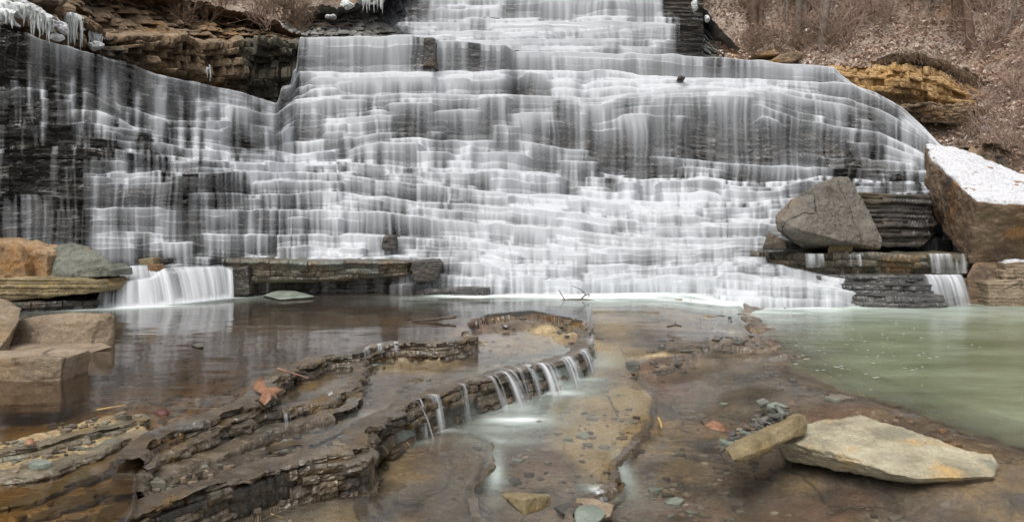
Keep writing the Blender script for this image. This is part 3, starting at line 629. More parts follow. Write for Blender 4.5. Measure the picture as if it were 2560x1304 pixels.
tz = 0.052 + 0.016 * fbm2(uu * 2.2, vv * 3.5, 4, 43) + 0.012 * fbm2(uu * 9, vv * 12, 3, 42)
for q in tan_xy:
    dq = dist(X, Y_, q); below = Y_ < np.interp(X, q[:, 0], q[:, 1])
    tz = tz - 0.034 * e(np.where(below, dq, -dq) + 0.05 + 0.5 * wob, 0.02)
et = e(st, 0.10) * (1 - e(s1 + 0.04, 0.05))
h = h * (1 - et) + tz * et
# flaky relief: quantised noise, long along the flow
fl = fbm2(uu * 1.3, vv * 2.6, 5, 51, 0.55)
q = fl * 9; ter = (np.floor(q) + sst(0.0, 0.25, q - np.floor(q))) / 9
amp_f = 0.042 * (1 - 0.5 * e(sp)) * (s2 > -0.05) + 0.03 * (s2 <= -0.05)
h = h + amp_f * ter + 0.010 * fbm2(X * 9, Y_ * 9, 4, 52)
# raised rims of the ledges
rim = lambda s, zr, w: np.exp(-(np.clip(-s, 0, 9) / w) ** 2) * (s < 0.02) * zr
rgh = 0.55 + 0.6 * fbm2(X * 3.1, Y_ * 3.1, 4, 61)
h = h + rim(s1, 0.075, 0.14) * rgh * (st < 0.1)
h = h + rim(s2, 0.055, 0.12) * rgh * (s1 > 0) + rim(sb, 0.04, 0.08) * rgh * (s1 > 0)
mound = dist(X, Y_, line_xy([(1235, 800), (1300, 790), (1390, 806), (1440, 828)], 0.0))
h = h + 0.075 * np.exp(-(mound / 0.26) ** 2) * (1 + ter * 1.2)
mound = dist(X, Y_, line_xy([(1090, 866), (1165, 850), (1190, 830)], 0.0))
h = h + 0.05 * np.exp(-(mound / 0.15) ** 2)
# rim of the green pool, exposed crust with broken flakes
h = h + 0.030 * np.exp(-((sp + 0.12) / 0.16) ** 2) * (0.3 + fbm2(X * 4, Y_ * 4, 4, 63)) * (Y_ < 9)
crust = np.exp(-(dist(X, Y_, line_xy([(1800, 800), (1850, 850), (1860, 870)], -0.15)) / 0.45) ** 2)
h = h + 0.028 * crust * np.abs(fbm2(X * 6, Y_ * 7, 4, 66)) * 2
h = h - (0.62 * sst(-0.1, 2.0, sp) + 0.02 * sst(-0.05, 0.1, sp)) * (sp > -0.1)
h = np.where(Y_ > 12.6, np.minimum(h, -0.2), h)
ochre = 0.25 + 0.26 * np.clip(et, 0, 1) + 0.5 * ((s3 < 0) & (s2 > 0) & (s4 < 0)) * sst(0.0, 0.8, 0.9 + s3) * sst(3.3, 5.2, Y_) + 0.55 * (s2 < 0) * (s1 < 0) * sst(7.5, 4.2, Y_) + 0.6 * fbm2(X * 0.9, Y_ * 0.9, 3, 77) - 0.15 * (s2 > 0) * (s3 > 0)
P = np.stack([X, Y_, h], -1)
bed_o = mk('stream_bed', P, quads(*P.shape[:2]), M['bed'], False, {'ochre': ochre}); tag(bed_o, kind='structure')

# ---- water lying on it
wz = np.where(s1 < 0, 0.0, -0.085)
wz = np.where((sb > 0) & (s1 > 0), -0.115, wz)
stepz = (s1 > 0) * (sb > 0) * (s2 < 0.0) * sst(0.15, -0.1, X) * 1.0
h = h + stepz * (0.05 * np.floor(fbm2(uu * 2, vv * 5, 4, 44) * 6) / 6 + 0.02)
hsm = gauss(gauss(np.where(s2 > 0.0, low, hs), 7, 0), 7, 1)
film = hsm + 0.036
wz = np.where(s2 > 0, film, wz)
wz = np.where((s2 > 0) & (sp < -1.2) & (Y_ > 9.4), np.maximum(wz, -0.012), wz)
wz = np.where(sp > 0, -0.22, wz)
wz = np.where((et > 0.5), np.minimum(wz, 0.012), wz)
wz = gauss(gauss(wz, 1.2, 0), 1.2, 1)
dep = np.clip(wz - h, 0, 5)
murkP = 0.72 * (1 - np.exp(-dep * 2.6)) * (0.45 + 0.55 * sst(4.5, 7.5, Y_))
murk = np.where(sp > 0, 0.97 * (1 - np.exp(-dep * 6.5)), np.where(s2 > 0, 0.30 * (1 - np.exp(-dep * 9)), murkP))
# foam where the falls meet the water and where the little chutes land
def blob(px, py, z, rx, ry, a=1.0):
    c = G(px, py, z); return a * np.exp(-(((X - c[0]) / rx) ** 2 + ((Y_ - c[1]) / ry) ** 2))
foot = line_xy([(1180, 738), (1400, 741), (1600, 743), (1800, 748), (1880, 752), (1960, 756), (2100, 757), (2200, 750), (2290, 742), (2420, 740)], [-.01, -.01, -.01, -.05, -.2, -.22, -.22, -.22, -.22, -.22])
df = dist(X, Y_, foot)
foam = np.exp(-(df / (0.38 + 0.25 * fbm2(X * 1.7, Y_ * 1.7, 3, 87))) ** 2) + 0.5 * np.exp(-(df / 1.1) ** 2) * (0.6 + 1.2 * fbm2(X * 1.2, Y_ * 4, 3, 88))
foam = np.where(Y_ > np.interp(X, foot[:, 0], foot[:, 1]), np.where((X > foot[0, 0] - .2) & (X < foot[-1, 0] + .3), 1.0, foam), foam)
sidefoot = line_xy([(238, 768), (300, 767), (400, 762), (500, 752), (580, 742)], 0.0)
ds = dist(X, Y_, sidefoot)
foam = np.maximum(foam, 1.0 * np.exp(-(ds / 0.22) ** 2) + 0.25 * np.exp(-(ds / 0.6) ** 2))
foam += 0.22 * sst(0, .3, sp) * np.exp(-((Y_ - 10.8) / 1.1) ** 2) + blob(2000, 770, -.22, 1.6, .5, .3)
foam *= 0.75 + 0.5 * fbm2(X * 2.0, Y_ * 6, 4, 81)
t2 = blob(1290, 1040, -.36, .34, .42, .42) + blob(1400, 985, -.36, .34, .34, .40) + blob(1275, 1060, -.36, .22, .10, .5) + blob(1395, 998, -.36, .16, .06, .7) + blob(1310, 1056, -.36, .17, .035, .9) + blob(1245, 1100, -.37, .25, .22, .3) + blob(1470, 930, -.33, .3, .3, .3) + blob(1440, 965, -.34, .22, .05, .5) + blob(985, 1115, -.34, .20, .10, .4) + blob(1090, 1092, -.35, .18, .06, .3) + blob(1240, 1180, -.38, .05, .35, .45) + blob(1560, 1180, -.42, .06, .3, .3) + blob(1500, 1236, -.42, .08, .05, .6) + blob(915, 905, -.09, .1, .05, .5)
foam = foam + t2 * (0.8 + 0.6 * fbm2(X * 3, Y_ * 8, 3, 83))
foam = np.clip(foam, 0, 1)
wz = wz + 0.004 * fbm2(X * 1.5, Y_ * 3, 3, 90)
PW = np.stack([X, Y_, wz], -1)
wet = (dep > 0.0005)
cell = lambda m: np.logical_or.reduce([m[:-1, :-1], m[1:, :-1], m[1:, 1:], m[:-1, 1:]])
allc = cell(wet) & cell(Y_ < 13.0)
ctr = lambda A: A[:-1, :-1]
at = {'murk': murk, 'foam': foam}
tag(mk('green_pool', PW, quads(*PW.shape[:2], allc & (ctr(sp) > 0)), M['greenpool'], True, at), kind='structure')
tag(mk('brown_pool', PW, quads(*PW.shape[:2], allc & (ctr(sp) <= 0) & (ctr(s1) <= 0)), M['brownpool'], True, at), kind='structure')
tag(mk('stream_water', PW, quads(*PW.shape[:2], allc & (ctr(sp) <= 0) & (ctr(s1) > 0)), M['film'], True, at), kind='structure')

# ---- layered ledges
def ledge(name, xy, zt, zb, mat, step=0.01, back=0.1, layers=5, amp=0.04, trend=None, groove=0.012, seed=0, side=1, rough=0.018, topn=0.016, rows=7, damp=None, flat=True, jag=0.0):
    p, u = resample(np.asarray(xy, float), step, jag, seed)
    n = len(p)
    T = np.gradient(p, axis=0); T = gauss(T, max(2.0, 0.10 / step), 0); T /= np.linalg.norm(T, axis=1, keepdims=True) + 1e-9
    N = np.stack([T[:, 1], -T[:, 0]], 1) * side
    s0 = np.linspace(0, 1, len(np.atleast_1d(zt))) if not np.isscalar(zt) else None
    uu = u / u[-1]
    f = lambda a: np.full(n, a, float) if np.isscalar(a) else np.interp(uu, np.linspace(0, 1, len(a)), a)
    zt, zb = f(zt), f(zb)
    zt = zt + 1.3 * topn * fbm2(u / 0.45, 0 * u, 3, seed + 31)
    O, Z = [], []
    for b in (1.0, 0.66, 0.33, 0.10):
        O.append(-back * b + 0 * uu); Z.append(zt + topn * fbm2(u / 0.10, np.full(n, b * back / 0.10), 4, seed + 1))
    r = random.Random(seed); th = np.array([r.uniform(0.5, 1.6) for _ in range(layers)]); ed = np.concatenate([[0], np.cumsum(th) / th.sum()])
    lz = []
    for k in range(layers):
        ok = amp * (0.7 * (_h(np.floor(u / 0.12 + 0.8 * n2(u / 0.2, np.full(n, k * 1.3), seed + 33)).astype(np.int64), np.full(n, k), np.ones(n, np.int64), seed) - 0.5) + fbm2(u / 0.55, np.full(n, k * 0.6), 4, seed + 2) * 1.0 + 1.2 * (_h(np.floor(u / 0.28 + 0.8 * n2(u / 0.4, np.full(n, k * 1.0), seed + 3)).astype(np.int64), np.full(n, k), np.zeros(n, np.int64), seed) - 0.5))
        w0 = 0.25 * (ed[k + 1] - ed[k])
        for i in range(rows):
            t = i / (rows - 1)
            tt = ed[k] + (ed[k + 1] - ed[k]) * t
            tt = np.clip(tt + (0 if k == 0 and i == 0 else w0 * fbm2(u / 0.5, np.full(n, (k + t) * 0.35), 3, seed + 6)), 0, 1)
            o_ = ok - groove * (2 * t - 1) ** 4 + rough * fbm2(u / 0.05, np.full(n, (k + t) * 2.2), 4, seed + 4)
            if trend is not None: o_ = o_ + np.interp(tt, trend[0], trend[1])
            O.append(o_); Z.append(zt * (1 - tt) + zb * tt + (topn * fbm2(u / 0.10, np.full(n, 0.0), 4, seed + 1) if k == 0 and i == 0 else 0))
    O, Z = np.array(O), np.array(Z)
    V = np.stack([p[:, 0] + N[:, 0] * O, p[:, 1] + N[:, 1] * O, Z], -1)
    at = None
    if damp is not None: at = {'damp': np.broadcast_to(f(damp), Z.shape)}
    return mk(name, V, quads(*Z.shape), mat, not flat, at), p, N, u

o, *_ = ledge('rock_ledge', q1[6:-3], 0.030, -0.15, M['ledge'], 0.008, 0.13, 4, 0.06, ([0, 1], [0.0, 0.05]), jag=.045, seed=101, side=-1)
tag(o, 'low flaky rock ledge that dams the brown pool and winds to the bottom edge', 'rock ledge')
o, *_ = ledge('rock_ledge', qb[:-2], -0.045, -0.24, M['ledge'], 0.008, 0.12, 4, 0.06, ([0, 1], [0.0, 0.08]), jag=.045, seed=111, side=-1)
tag(o, 'dark wet middle ledge below the dam of the brown pool', 'rock ledge')
LC = [[(912, 985), (880, 1020), (800, 1044), (740, 1056), (650, 1082), (560, 1118), (458, 1158), (390, 1200), (345, 1236), (305, 1330)], [(905, 1030), (860, 1062), (790, 1088), (700, 1100), (600, 1130), (480, 1186), (400, 1232), (345, 1270), (305, 1360)]]
for i, l in enumerate(LC):
    o, *_ = ledge('rock_ledge', line_xy(l, -0.09), -0.085 - 0.045 * i, -0.30, M['ledge'], 0.007, 0.10, 4, 0.07, ([0, 1], [0.0, 0.08]), seed=115 + i, side=-1, jag=.05)
    tag(o, ['third dark wet shelf down from the dam in the left half of the stepped ledges', 'fourth dark wet shelf down, just above the lowest stepped face'][i], 'rock ledge')
o, p2, N2, u2 = ledge('rock_ledge', q2[:-1], -0.065, -0.46, M['ledge'], 0.007, 0.15, 7, 0.07, ([0, 0.25, 1], [0.0, 0.015, 0.09]), jag=.04, seed=121, side=-1)
tag(o, 'taller curved rock ledge with little white chutes spilling over it', 'rock ledge')
for i, q in enumerate(tan_xy):
    o, *_ = ledge('rock_ledge', q, 0.058 - 0.034 * i, -0.02 - 0.034 * i, M['tanledge'], 0.007, 0.10, 2, 0.045, ([0, 1], [0.0, 0.02]), jag=.05, seed=190 + i, side=1, groove=0.006, topn=0.012, rough=0.014)
    tag(o, ['highest', 'second highest', 'third', 'fourth', 'fifth', 'lowest'][i] + ' thin tan rock step at the near left edge of the brown pool', 'rock ledge')
o, *_ = ledge('rock_ledge', L3, -0.372, -0.52, M['ledge'], 0.007, 0.05, 2, 0.03, ([0, 1], [0, 0.02]), jag=.03, seed=131, side=-1, groove=0.008)
tag(o, 'low winding rock edge right of the foamy basin', 'rock ledge')
o, *_ = ledge('rock_ledge', L4, -0.345, -0.46, M['ledge'], 0.006, 0.06, 2, 0.025, ([0, 1], [0, 0.02]), jag=.03, seed=141, side=-1, groove=0.008)
tag(o, 'scalloped rock edge beside the pale channel at the bottom', 'rock ledge')
o, *_ = ledge('rock_ledge', L5, -0.262, -0.36, M['ledge'], 0.007, 0.10, 2, 0.03, None, jag=.05, seed=151, side=1, groove=0.01)
tag(o, 'short crusty rock step on the shelf beside the green pool', 'rock ledge')
o, *_ = ledge('rock_ledge', L6, -0.295, -0.42, M['ledge'], 0.006, 0.08, 2, 0.03, None, jag=.04, seed=161, side=-1, groove=0.008)
tag(o, 'rounded pinkish rock edge at the bottom below the dark ledges', 'rock ledge')

# ---- thin sheets of falling water
def chute(p, n, w, z0, z1, out, name='water_chute', seed=0, taper=0.15, dens=0.9, cols=None, rows=26, freq=40):
    """p: lip points (k,2) across the chute, n: the way it leaps"""
    k = len(p); v = np.linspace(-0.12, 1, rows)[:, None]
    vv = np.clip(v, 0, 1)
    a = np.linspace(0, 1, k)[None]
    oo = np.where(v < 0, v * 0.6, out * vv)
    z = z0 - (z0 - z1) * vv ** 1.9 + 0 * a
    nn = np.asarray(n, float); nn = nn / np.linalg.norm(nn, axis=-1, keepdims=True)
    if nn.ndim == 1: nn = np.broadcast_to(nn, (k, 2))
    wob = 0.012 * n2(a * k / 6, vv * 1.2, seed)
    x = p[:, 0][None] + nn[:, 0][None] * (oo + wob); y = p[:, 1][None] + nn[:, 1][None] * (oo + wob)
    wl = np.linalg.norm(p[-1] - p[0])
    s = 0.45 * n2(a * wl * freq, vv * 0.7, seed + 1) + 0.35 * n2(a * wl * freq * 2.7, vv * 0.6, seed + 2) + 0.3 * n2(a * wl * freq * 0.4, vv * 1.2, seed + 4)
    edge = sst(0, taper, a) * sst(0, taper, 1 - a)
    al = np.clip((dens * 0.60 + 0.95 * s) * (1.1 - 0.45 * vv), 0, 0.93) * edge * sst(-0.12, 0.06, v) * (0.55 + 0.45 * sst(1.0, 0.75, vv) + 0.3 * sst(0.85, 1.0, vv))
    P = np.stack([x, y, z + 0 * x], -1)
    keep = np.maximum.reduce([al[:-1, :-1], al[1:, :-1], al[1:, 1:], al[:-1, 1:]]) > 0.03
    return mk(name, P, quads(rows, k, keep), M['white'], True, {'alpha': np.clip(al, 0, .97)})

d2 = G(np.array([c[0] for c in L2[:-1]]), np.array([c[1] for c in L2[:-1]]), zL2)
def lip2(pxa, pxb, k=28):
    """points of the curved ledge between two photo columns"""
    pp = (p2[:, 0] / p2[:, 1]) * FP + CX
    front = np.arange(len(p2))
    ok = np.where((front < len(p2) * 0.62))[0]
    ia = ok[np.argmin(np.abs(pp[ok] - pxa) + 1e-3 * front[ok])]; ib = ok[np.argmin(np.abs(pp[ok] - pxb) + 1e-3 * front[ok])]
    idx = np.linspace(ia, ib, k).astype(int)
    return p2[idx] + N2[idx] * 0.02, N2[idx]
chutes = [(1212, 1238, .95, 'slim white chute at the left end of the main group on the curved ledge', .16),
          (1240, 1278, 1.0, 'bright arched chute second from the left on the taller part of the curved ledge', .20),
          (1282, 1304, .55, 'faint veil of water between the two brightest chutes of the curved ledge', .14),
          (1305, 1328, .8, 'white chute in the middle of the curved ledge', .16),
          (1330, 1376, .75, 'wide slanting chute right of the middle of the curved ledge', .20),
          (1388, 1428, .9, 'rounded white chute beside the dark rock gap near the right end', .16),
          (1436, 1462, .8, 'small chute second from the right end of the curved ledge', .12),
          (1464, 1480, .8, 'smallest chute at the far right end of the curved ledge', .08),
          (1064, 1090, .8, 'narrow double thread of water on the left half of the curved ledge', .08),
          (1034, 1050, .5, 'very thin trickle just left of the narrow double thread', .06),
          (1135, 1160, .35, 'faint trickle on the brown face between the double thread and the main chutes', .08),
          (946, 992, .95, 'broad low chute at the left end of the curved ledge by the dark rock knob', .16)]
for i, (a, b, dn, lab, out) in enumerate(chutes):
    p, n = lip2(a, b)
    zb = -0.36 if a > 1100 else -0.36
    tag(chute(p, n * np.array([1, 1]) + np.array([0.25, -0.1]), None, -0.04, zb, out, seed=200 + i * 7, taper=0.42, dens=dn), lab, 'water chute', 'little chutes over the rock ledges')
more = [([(930, 862), (906, 884)], 0.02, -0.09, (0.5, -1), .07, .9, 'small white spout on the upper ledge left of the basin'),
        ([(962, 860), (938, 864)], 0.02, -0.09, (0.3, -1), .07, .8, 'small twin spout next to the flaky rock of the upper ledge'),
        ([(1000, 858), (968, 860)], 0.02, -0.09, (0.3, -1), .06, .7, 'thin spout nearest the flaky mound on the upper ledge'),
        ([(728, 1040), (708, 1046)], -0.04, -0.13, (0.5, -1), .05, .8, 'bright thread of water on the dark lower ledges'),
        ([(835, 984), (818, 992)], -0.04, -0.13, (0.4, -1), .05, .45, 'dim trickle where the dark ledges meet the basin'),
        ([(1512, 1228), (1486, 1240)], -0.37, -0.45, (0.6, -1), .06, .7, 'tiny spill over the low rock edge at the bottom')]
for i, (l, z0, z1, nn, out, dn, lab) in enumerate(more):
    q = line_xy(l, z0); p = q[0] + (q[1] - q[0]) * np.linspace(0, 1, 22)[:, None]
    tag(chute(p, np.array(nn), None, z0 + 0.015, z1, out, seed=300 + i * 7, taper=0.35, dens=dn), lab, 'water chute', 'little chutes over the rock ledges')

# side cascade at the end of the long slab
lp = W(np.array([248, 262, 290, 330, 372, 392, 410, 450, 500, 540, 566, 582]), np.array([742, 712, 702, 700, 696, 680, 670, 667, 666, 666, 668, 676]), np.array([9.9, 10.0, 10.1, 10.15, 10.2, 10.35, 10.5, 10.6, 10.7, 10.8, 10.85, 10.85]))
fp_ = W(np.array([228, 250, 285, 330, 385, 410, 440, 480, 522, 555, 575, 586]), np.array([769, 770, 769, 767, 764, 762, 760, 756, 751, 747, 744, 742]), 0 * lp[:, 1] + np.array([9.72, 9.74, 9.76, 9.82, 9.9, 9.95, 10.02, 10.14, 10.28, 10.4, 10.5, 10.55]))
def cascade(lp, fp_, k, rows, seed, dens, fq):
    s = np.linspace(0, 1, len(lp)); a = np.linspace(0, 1, k)
    A = np.stack([np.interp(a, s, lp[:, c]) for c in range(3)], 1); B = np.stack([np.interp(a, s, fp_[:, c]) for c in range(3)], 1)
    B[:, 2] = np.minimum(B[:, 2], A[:, 2] - 0.05)
    v = np.linspace(-0.2, 1, rows)[:, None, None]; vv = np.clip(v, 0, 1)
    P = A[None] + (B - A)[None] * np.array([1, 1, 0]) * vv + np.where(v < 0, -v, 0) * np.array([0, 1.6, 0.03])
    P[..., 2] = A[None, :, 2] + (B - A)[None, :, 2] * vv[..., 0] ** 2.0 + np.where(v < 0, 0.0, 0)[..., 0]
    aa, v2 = a[None], v[..., 0]
    rib = 0.5 * n2(aa * fq, v2 * 0.4, seed) + 0.35 * n2(aa * fq * 2.5, v2 * 0.4, seed + 1) + 0.2 * n2(aa * fq * 6, v2 * 0.5, seed + 2)
    P[..., 1] -= (0.05 * rib) * sst(0, .4, v2)
    P[..., 0] += 0.10 * sst(0, 1, v2) * 0
    al = np.clip(dens + 0.75 * rib, 0.0, 0.97) * sst(-0.2, 0.15, v2) * sst(0, 0.02, aa) * sst(0, 0.02, 1 - aa)
    al = np.maximum(al, 0.95 * sst(0.82, 1.0, v2) * sst(0, 0.03, aa) * sst(0, .02, 1 - aa))
    keep = np.maximum.reduce([al[:-1, :-1], al[1:, :-1], al[1:, 1:], al[:-1, 1:]]) > 0.03
    return mk('side_cascade', P, quads(rows, k, keep), M['white'], True, {'alpha': np.clip(al, 0, .97)})
tag(cascade(lp, fp_, 260, 40, 400, 0.72, 14), 'ribbed white cascade spilling into the brown pool left of the long slab', 'waterfall')
lu = W(np.array([305, 330, 360, 388]), np.array([668, 664, 662, 668]), np.array([10.55, 10.6, 10.65, 10.7])); fu = W(np.array([292, 325, 372, 408]), np.array([703, 702, 699, 690]), np.array([10.2, 10.22, 10.28, 10.4]))
tag(cascade(lu, fu, 90, 26, 420, 0.6, 6), 'short upper spill behind the ribbed cascade beside the small brown stones', 'waterfall')
# ------------------------------------------------------------------ boulders and blocks
def hull_rock(name, pts, mat, res=0.05, amp=0.03, fs=2.2, seed=0, strata=0.0, st=0.12, label=None, cat='boulder', group=None, parent=None, soft=1, tilt=None, chip=1.0):
    """an angular stone: the hull of its corners, broken up by cracks and beds"""
    bm = bmesh.new()
    for p in pts: bm.verts.new(p)
    r = bmesh.ops.convex_hull(bm, input=bm.verts)
    dead = [v for v in bm.verts if not v.link_faces]
    bmesh.ops.delete(bm, geom=dead, context='VERTS')
    bmesh.ops.triangulate(bm, faces=bm.faces[:])
    for it in range(9):
        long = [e for e in bm.edges if e.calc_length() > res * 1.5]
        if not long or len(bm.verts) > 60000: break
        bmesh.ops.subdivide_edges(bm, edges=long, cuts=1)
        bmesh.ops.triangulate(bm, faces=[f for f in bm.faces if len(f.verts) > 3])
    for i in range(soft): bmesh.ops.smooth_vert(bm, verts=bm.verts[:], factor=0.4, use_axis_x=True, use_axis_y=True, use_axis_z=True)
    bm.normal_update()
    bm.verts.index_update()
    V = np.array([v.co[:] for v in bm.verts]); N = np.array([v.normal[:] for v in bm.verts])
    F = np.array([[v.index for v in f.verts] for f in bm.faces])
    bm.free()
    sd = seed * 13.7
    big = fbm3(V + sd, fs * 0.5, 3, seed)
    rid = 1 - 2 * np.abs(fbm3(V + sd + 5, fs, 3, seed + 3))
    fin = fbm3(V + sd, fs * 6, 4, seed + 5)
    q = fbm3(V * np.array([1, 1, 1.0]) + sd, fs * 1.4, 3, seed + 9) * 5; stepn = (np.floor(q) + sst(0, .3, q - np.floor(q))) / 5
    d = amp * (1.0 * big + 0.55 * chip * rid + 0.6 * fin + 0.9 * chip * stepn)
    if strata > 0:
        zz = V @ np.array(tilt if tilt is not None else (0, 0, 1.0))
        zq = zz / st + 0.5 * fbm3(V, fs * 0.7, 3, seed + 11)
        fr = zq - np.floor(zq)
        lay = (_h(np.floor(zq).astype(np.int64), np.zeros(len(V), np.int64), np.zeros(len(V), np.int64), seed + 2) - 0.5) * 1.6 - 0.7 * np.exp(-((fr - 0.0) / 0.12) ** 2) - 0.7 * np.exp(-((fr - 1.0) / 0.12) ** 2)
        d = d + strata * lay * (1 - np.abs(N @ np.array(tilt if tilt is not None else (0, 0, 1.0))))
    V = V + N * d[:, None]
    o = mk(name, V, F, mat, False, parent=parent)
    if label: tag(o, label, cat, group)
    return o, V, F

def pts(front, back):
    return [tuple(W(*p)) for p in front] + [tuple(W(*p)) for p in back]

def prism(outline, d0, d1, dtop=0.0, jit=0.0):
    """photo outline at distance d0, carried back to d1"""
    a = [tuple(W(x, y, d0)) for x, y in outline]
    b = [(p[0], p[1] + (d1 - d0), p[2] + dtop) for p in a]
    return a + b

# grey boulder
gb = [(1937, 540, 12.5), (1946, 574, 12.4), (1978, 500, 12.45), (2052, 457, 12.6), (2100, 446, 12.9), (2118, 443, 12.9), (2165, 522, 12.7), (2204, 600, 12.45), (2196, 618, 12.4), (2095, 600, 11.85), (1992, 570, 11.75), (2020, 505, 12.05), (2060, 470, 12.3),
      (2004, 622, 12.5), (2110, 626, 12.6), (2180, 620, 12.6)]
gbb = [(1950, 545, 13.5), (2060, 455, 13.7), (2115, 446, 13.8), (2190, 600, 13.6), (2010, 620, 13.5)]
hull_rock('boulder', pts(gb, gbb), M['grey_boulder'], 0.028, 0.05, 2.0, 3, soft=1, label='big angular grey boulder in front of the waterfall on the right', chip=0.8)
hull_rock('boulder', pts([(2150, 484, 13.1), (2210, 486, 12.95), (2326, 492, 12.9), (2333, 545, 12.95), (2322, 598, 12.95), (2300, 614, 12.95), (2150, 612, 13.05)], [(2140, 484, 14.3), (2326, 490, 14.3), (2330, 600, 14.3), (2140, 610, 14.3)]), M['dark_block'], 0.04, 0.03, 2.0, 5, strata=0.05, st=0.09, label='dark bedded rock block wedged behind the grey boulder')
hull_rock('boulder', pts([(1912, 612, 12.3), (1922, 580, 12.4), (1962, 603, 12.3), (1968, 622, 12.3), (1908, 622, 12.3)], [(1912, 612, 12.8), (1925, 582, 12.8), (1966, 606, 12.8), (1966, 622, 12.8)]), M['dark_block'], 0.03, 0.015, 4, 6, label='small dark wedge of rock leaning on the left foot of the grey boulder')
hull_rock('boulder', pts([(2076, 606, 12.25), (2132, 604, 12.25), (2130, 630, 12.25), (2070, 632, 12.25)], [(2076, 606, 12.9), (2130, 606, 12.9), (2130, 632, 12.9), (2070, 632, 12.9)]), M['olive'], 0.03, 0.012, 4, 7, label='small olive stone propping up the underside of the grey boulder')
# the ledge they stand on
lg, *_ = ledge('rock_ledge', W(np.array([1880, 1960, 1990, 2010, 2060, 2100, 2160, 2200, 2330, 2440]), 640, np.array([12.9, 12.5, 12.3, 12.15, 12.2, 12.1, 12.1, 12.15, 12.1, 12.2]))[:, :2], [0.62, 0.64, 0.63, 0.63, 0.62], 0.24, M['slab'], 0.012, 1.6, 3, 0.09, ([0, .15, .5, 1], [0, .02, 0.0, -0.05]), seed=171, side=1, rough=0.02, topn=0.03)
tag(lg, 'brown bedded ledge carrying the grey boulder, thin water over its right end', 'rock ledge')
lg, *_ = ledge('rock_ledge', W(np.array([1985, 2040, 2100, 2160, 2220, 2280, 2310, 2340]), 700, np.array([12.35, 12.0, 11.95, 11.75, 11.65, 11.6, 11.7, 12.2]))[:, :2], [0.24, 0.27, 0.29, 0.28, 0.25], -0.3, M['wet'], 0.012, 1.0, 9, 0.04, ([0, .2, .25, .5, .55, 1], [-.06, 0, 0.12, .14, 0.30, .4]), seed=175, side=1, rough=0.02, topn=0.02)
tag(lg, 'dark thin-bedded ledge at the edge of the green pool under the boulder shelf', 'rock ledge')
# snow topped slab
top4 = [(2318, 368, 12.9), (2372, 372, 13.5), (2452, 400, 13.4), (2562, 456, 13.0), (2860, 590, 11.6), (2900, 580, 10.4), (2600, 519, 10.1), (2442, 508, 10.35), (2380, 450, 11.3), (2322, 402, 12.4)]
low4 = [(2317, 455, 12.5), (2330, 540, 12.2), (2398, 612, 11.2), (2424, 655, 10.75), (2560, 645, 10.5), (2900, 660, 10.5), (2880, 690, 12.8), (2560, 640, 13.2)]
far_ = lambda l: [(x, y, d * 1.13) for x, y, d in l]
so_, VS, FS = hull_rock('slab_boulder', pts(far_(top4), far_(low4)), M['rust_block'], 0.045, 0.05, 1.6, 9, soft=1, label='huge tilted rusty slab with a snow-dusted top at the right edge')
def snow_from(parent, V, F, seed, nzmin, thick=0.03, zlo=-9):
    """old snow lying on the upward faces of a rock, thin and broken"""
    a, b, c = V[F[:, 0]], V[F[:, 1]], V[F[:, 2]]
    fn = np.cross(b - a, c - a); L = np.linalg.norm(fn, axis=1, keepdims=True) + 1e-12
    vn = np.zeros_like(V)
    for k in range(3): np.add.at(vn, F[:, k], fn)
    vn /= np.linalg.norm(vn, axis=1, keepdims=True) + 1e-12
    sm = vn.copy()
    for it in range(6):
        acc = sm.copy(); cnt = np.ones((len(V), 1))
        for i, j in ((0, 1), (1, 2), (2, 0)):
            np.add.at(acc, F[:, i], sm[F[:, j]]); np.add.at(cnt, F[:, i], 1); np.add.at(acc, F[:, j], sm[F[:, i]]); np.add.at(cnt, F[:, j], 1)
        sm = acc / cnt
    up = sm[:, 2]
    n = fbm3(V * np.array([0.5, 1, 2.0]), 2.6, 5, seed, 0.65) + 0.25 * fbm3(V, 16, 2, seed + 2)
    t = thick * (0.50 + 2.7 * n) + 0.008
    t = np.where(up > nzmin, t, -0.03)
    Q = V + vn * np.clip(t, -0.03, 0.06)[:, None]
    ok = (up[F].max(1) > nzmin - 0.05) & (t[F].max(1) > 0)
    return mk('snow', Q, F[ok], M['snow'], True, parent=parent)
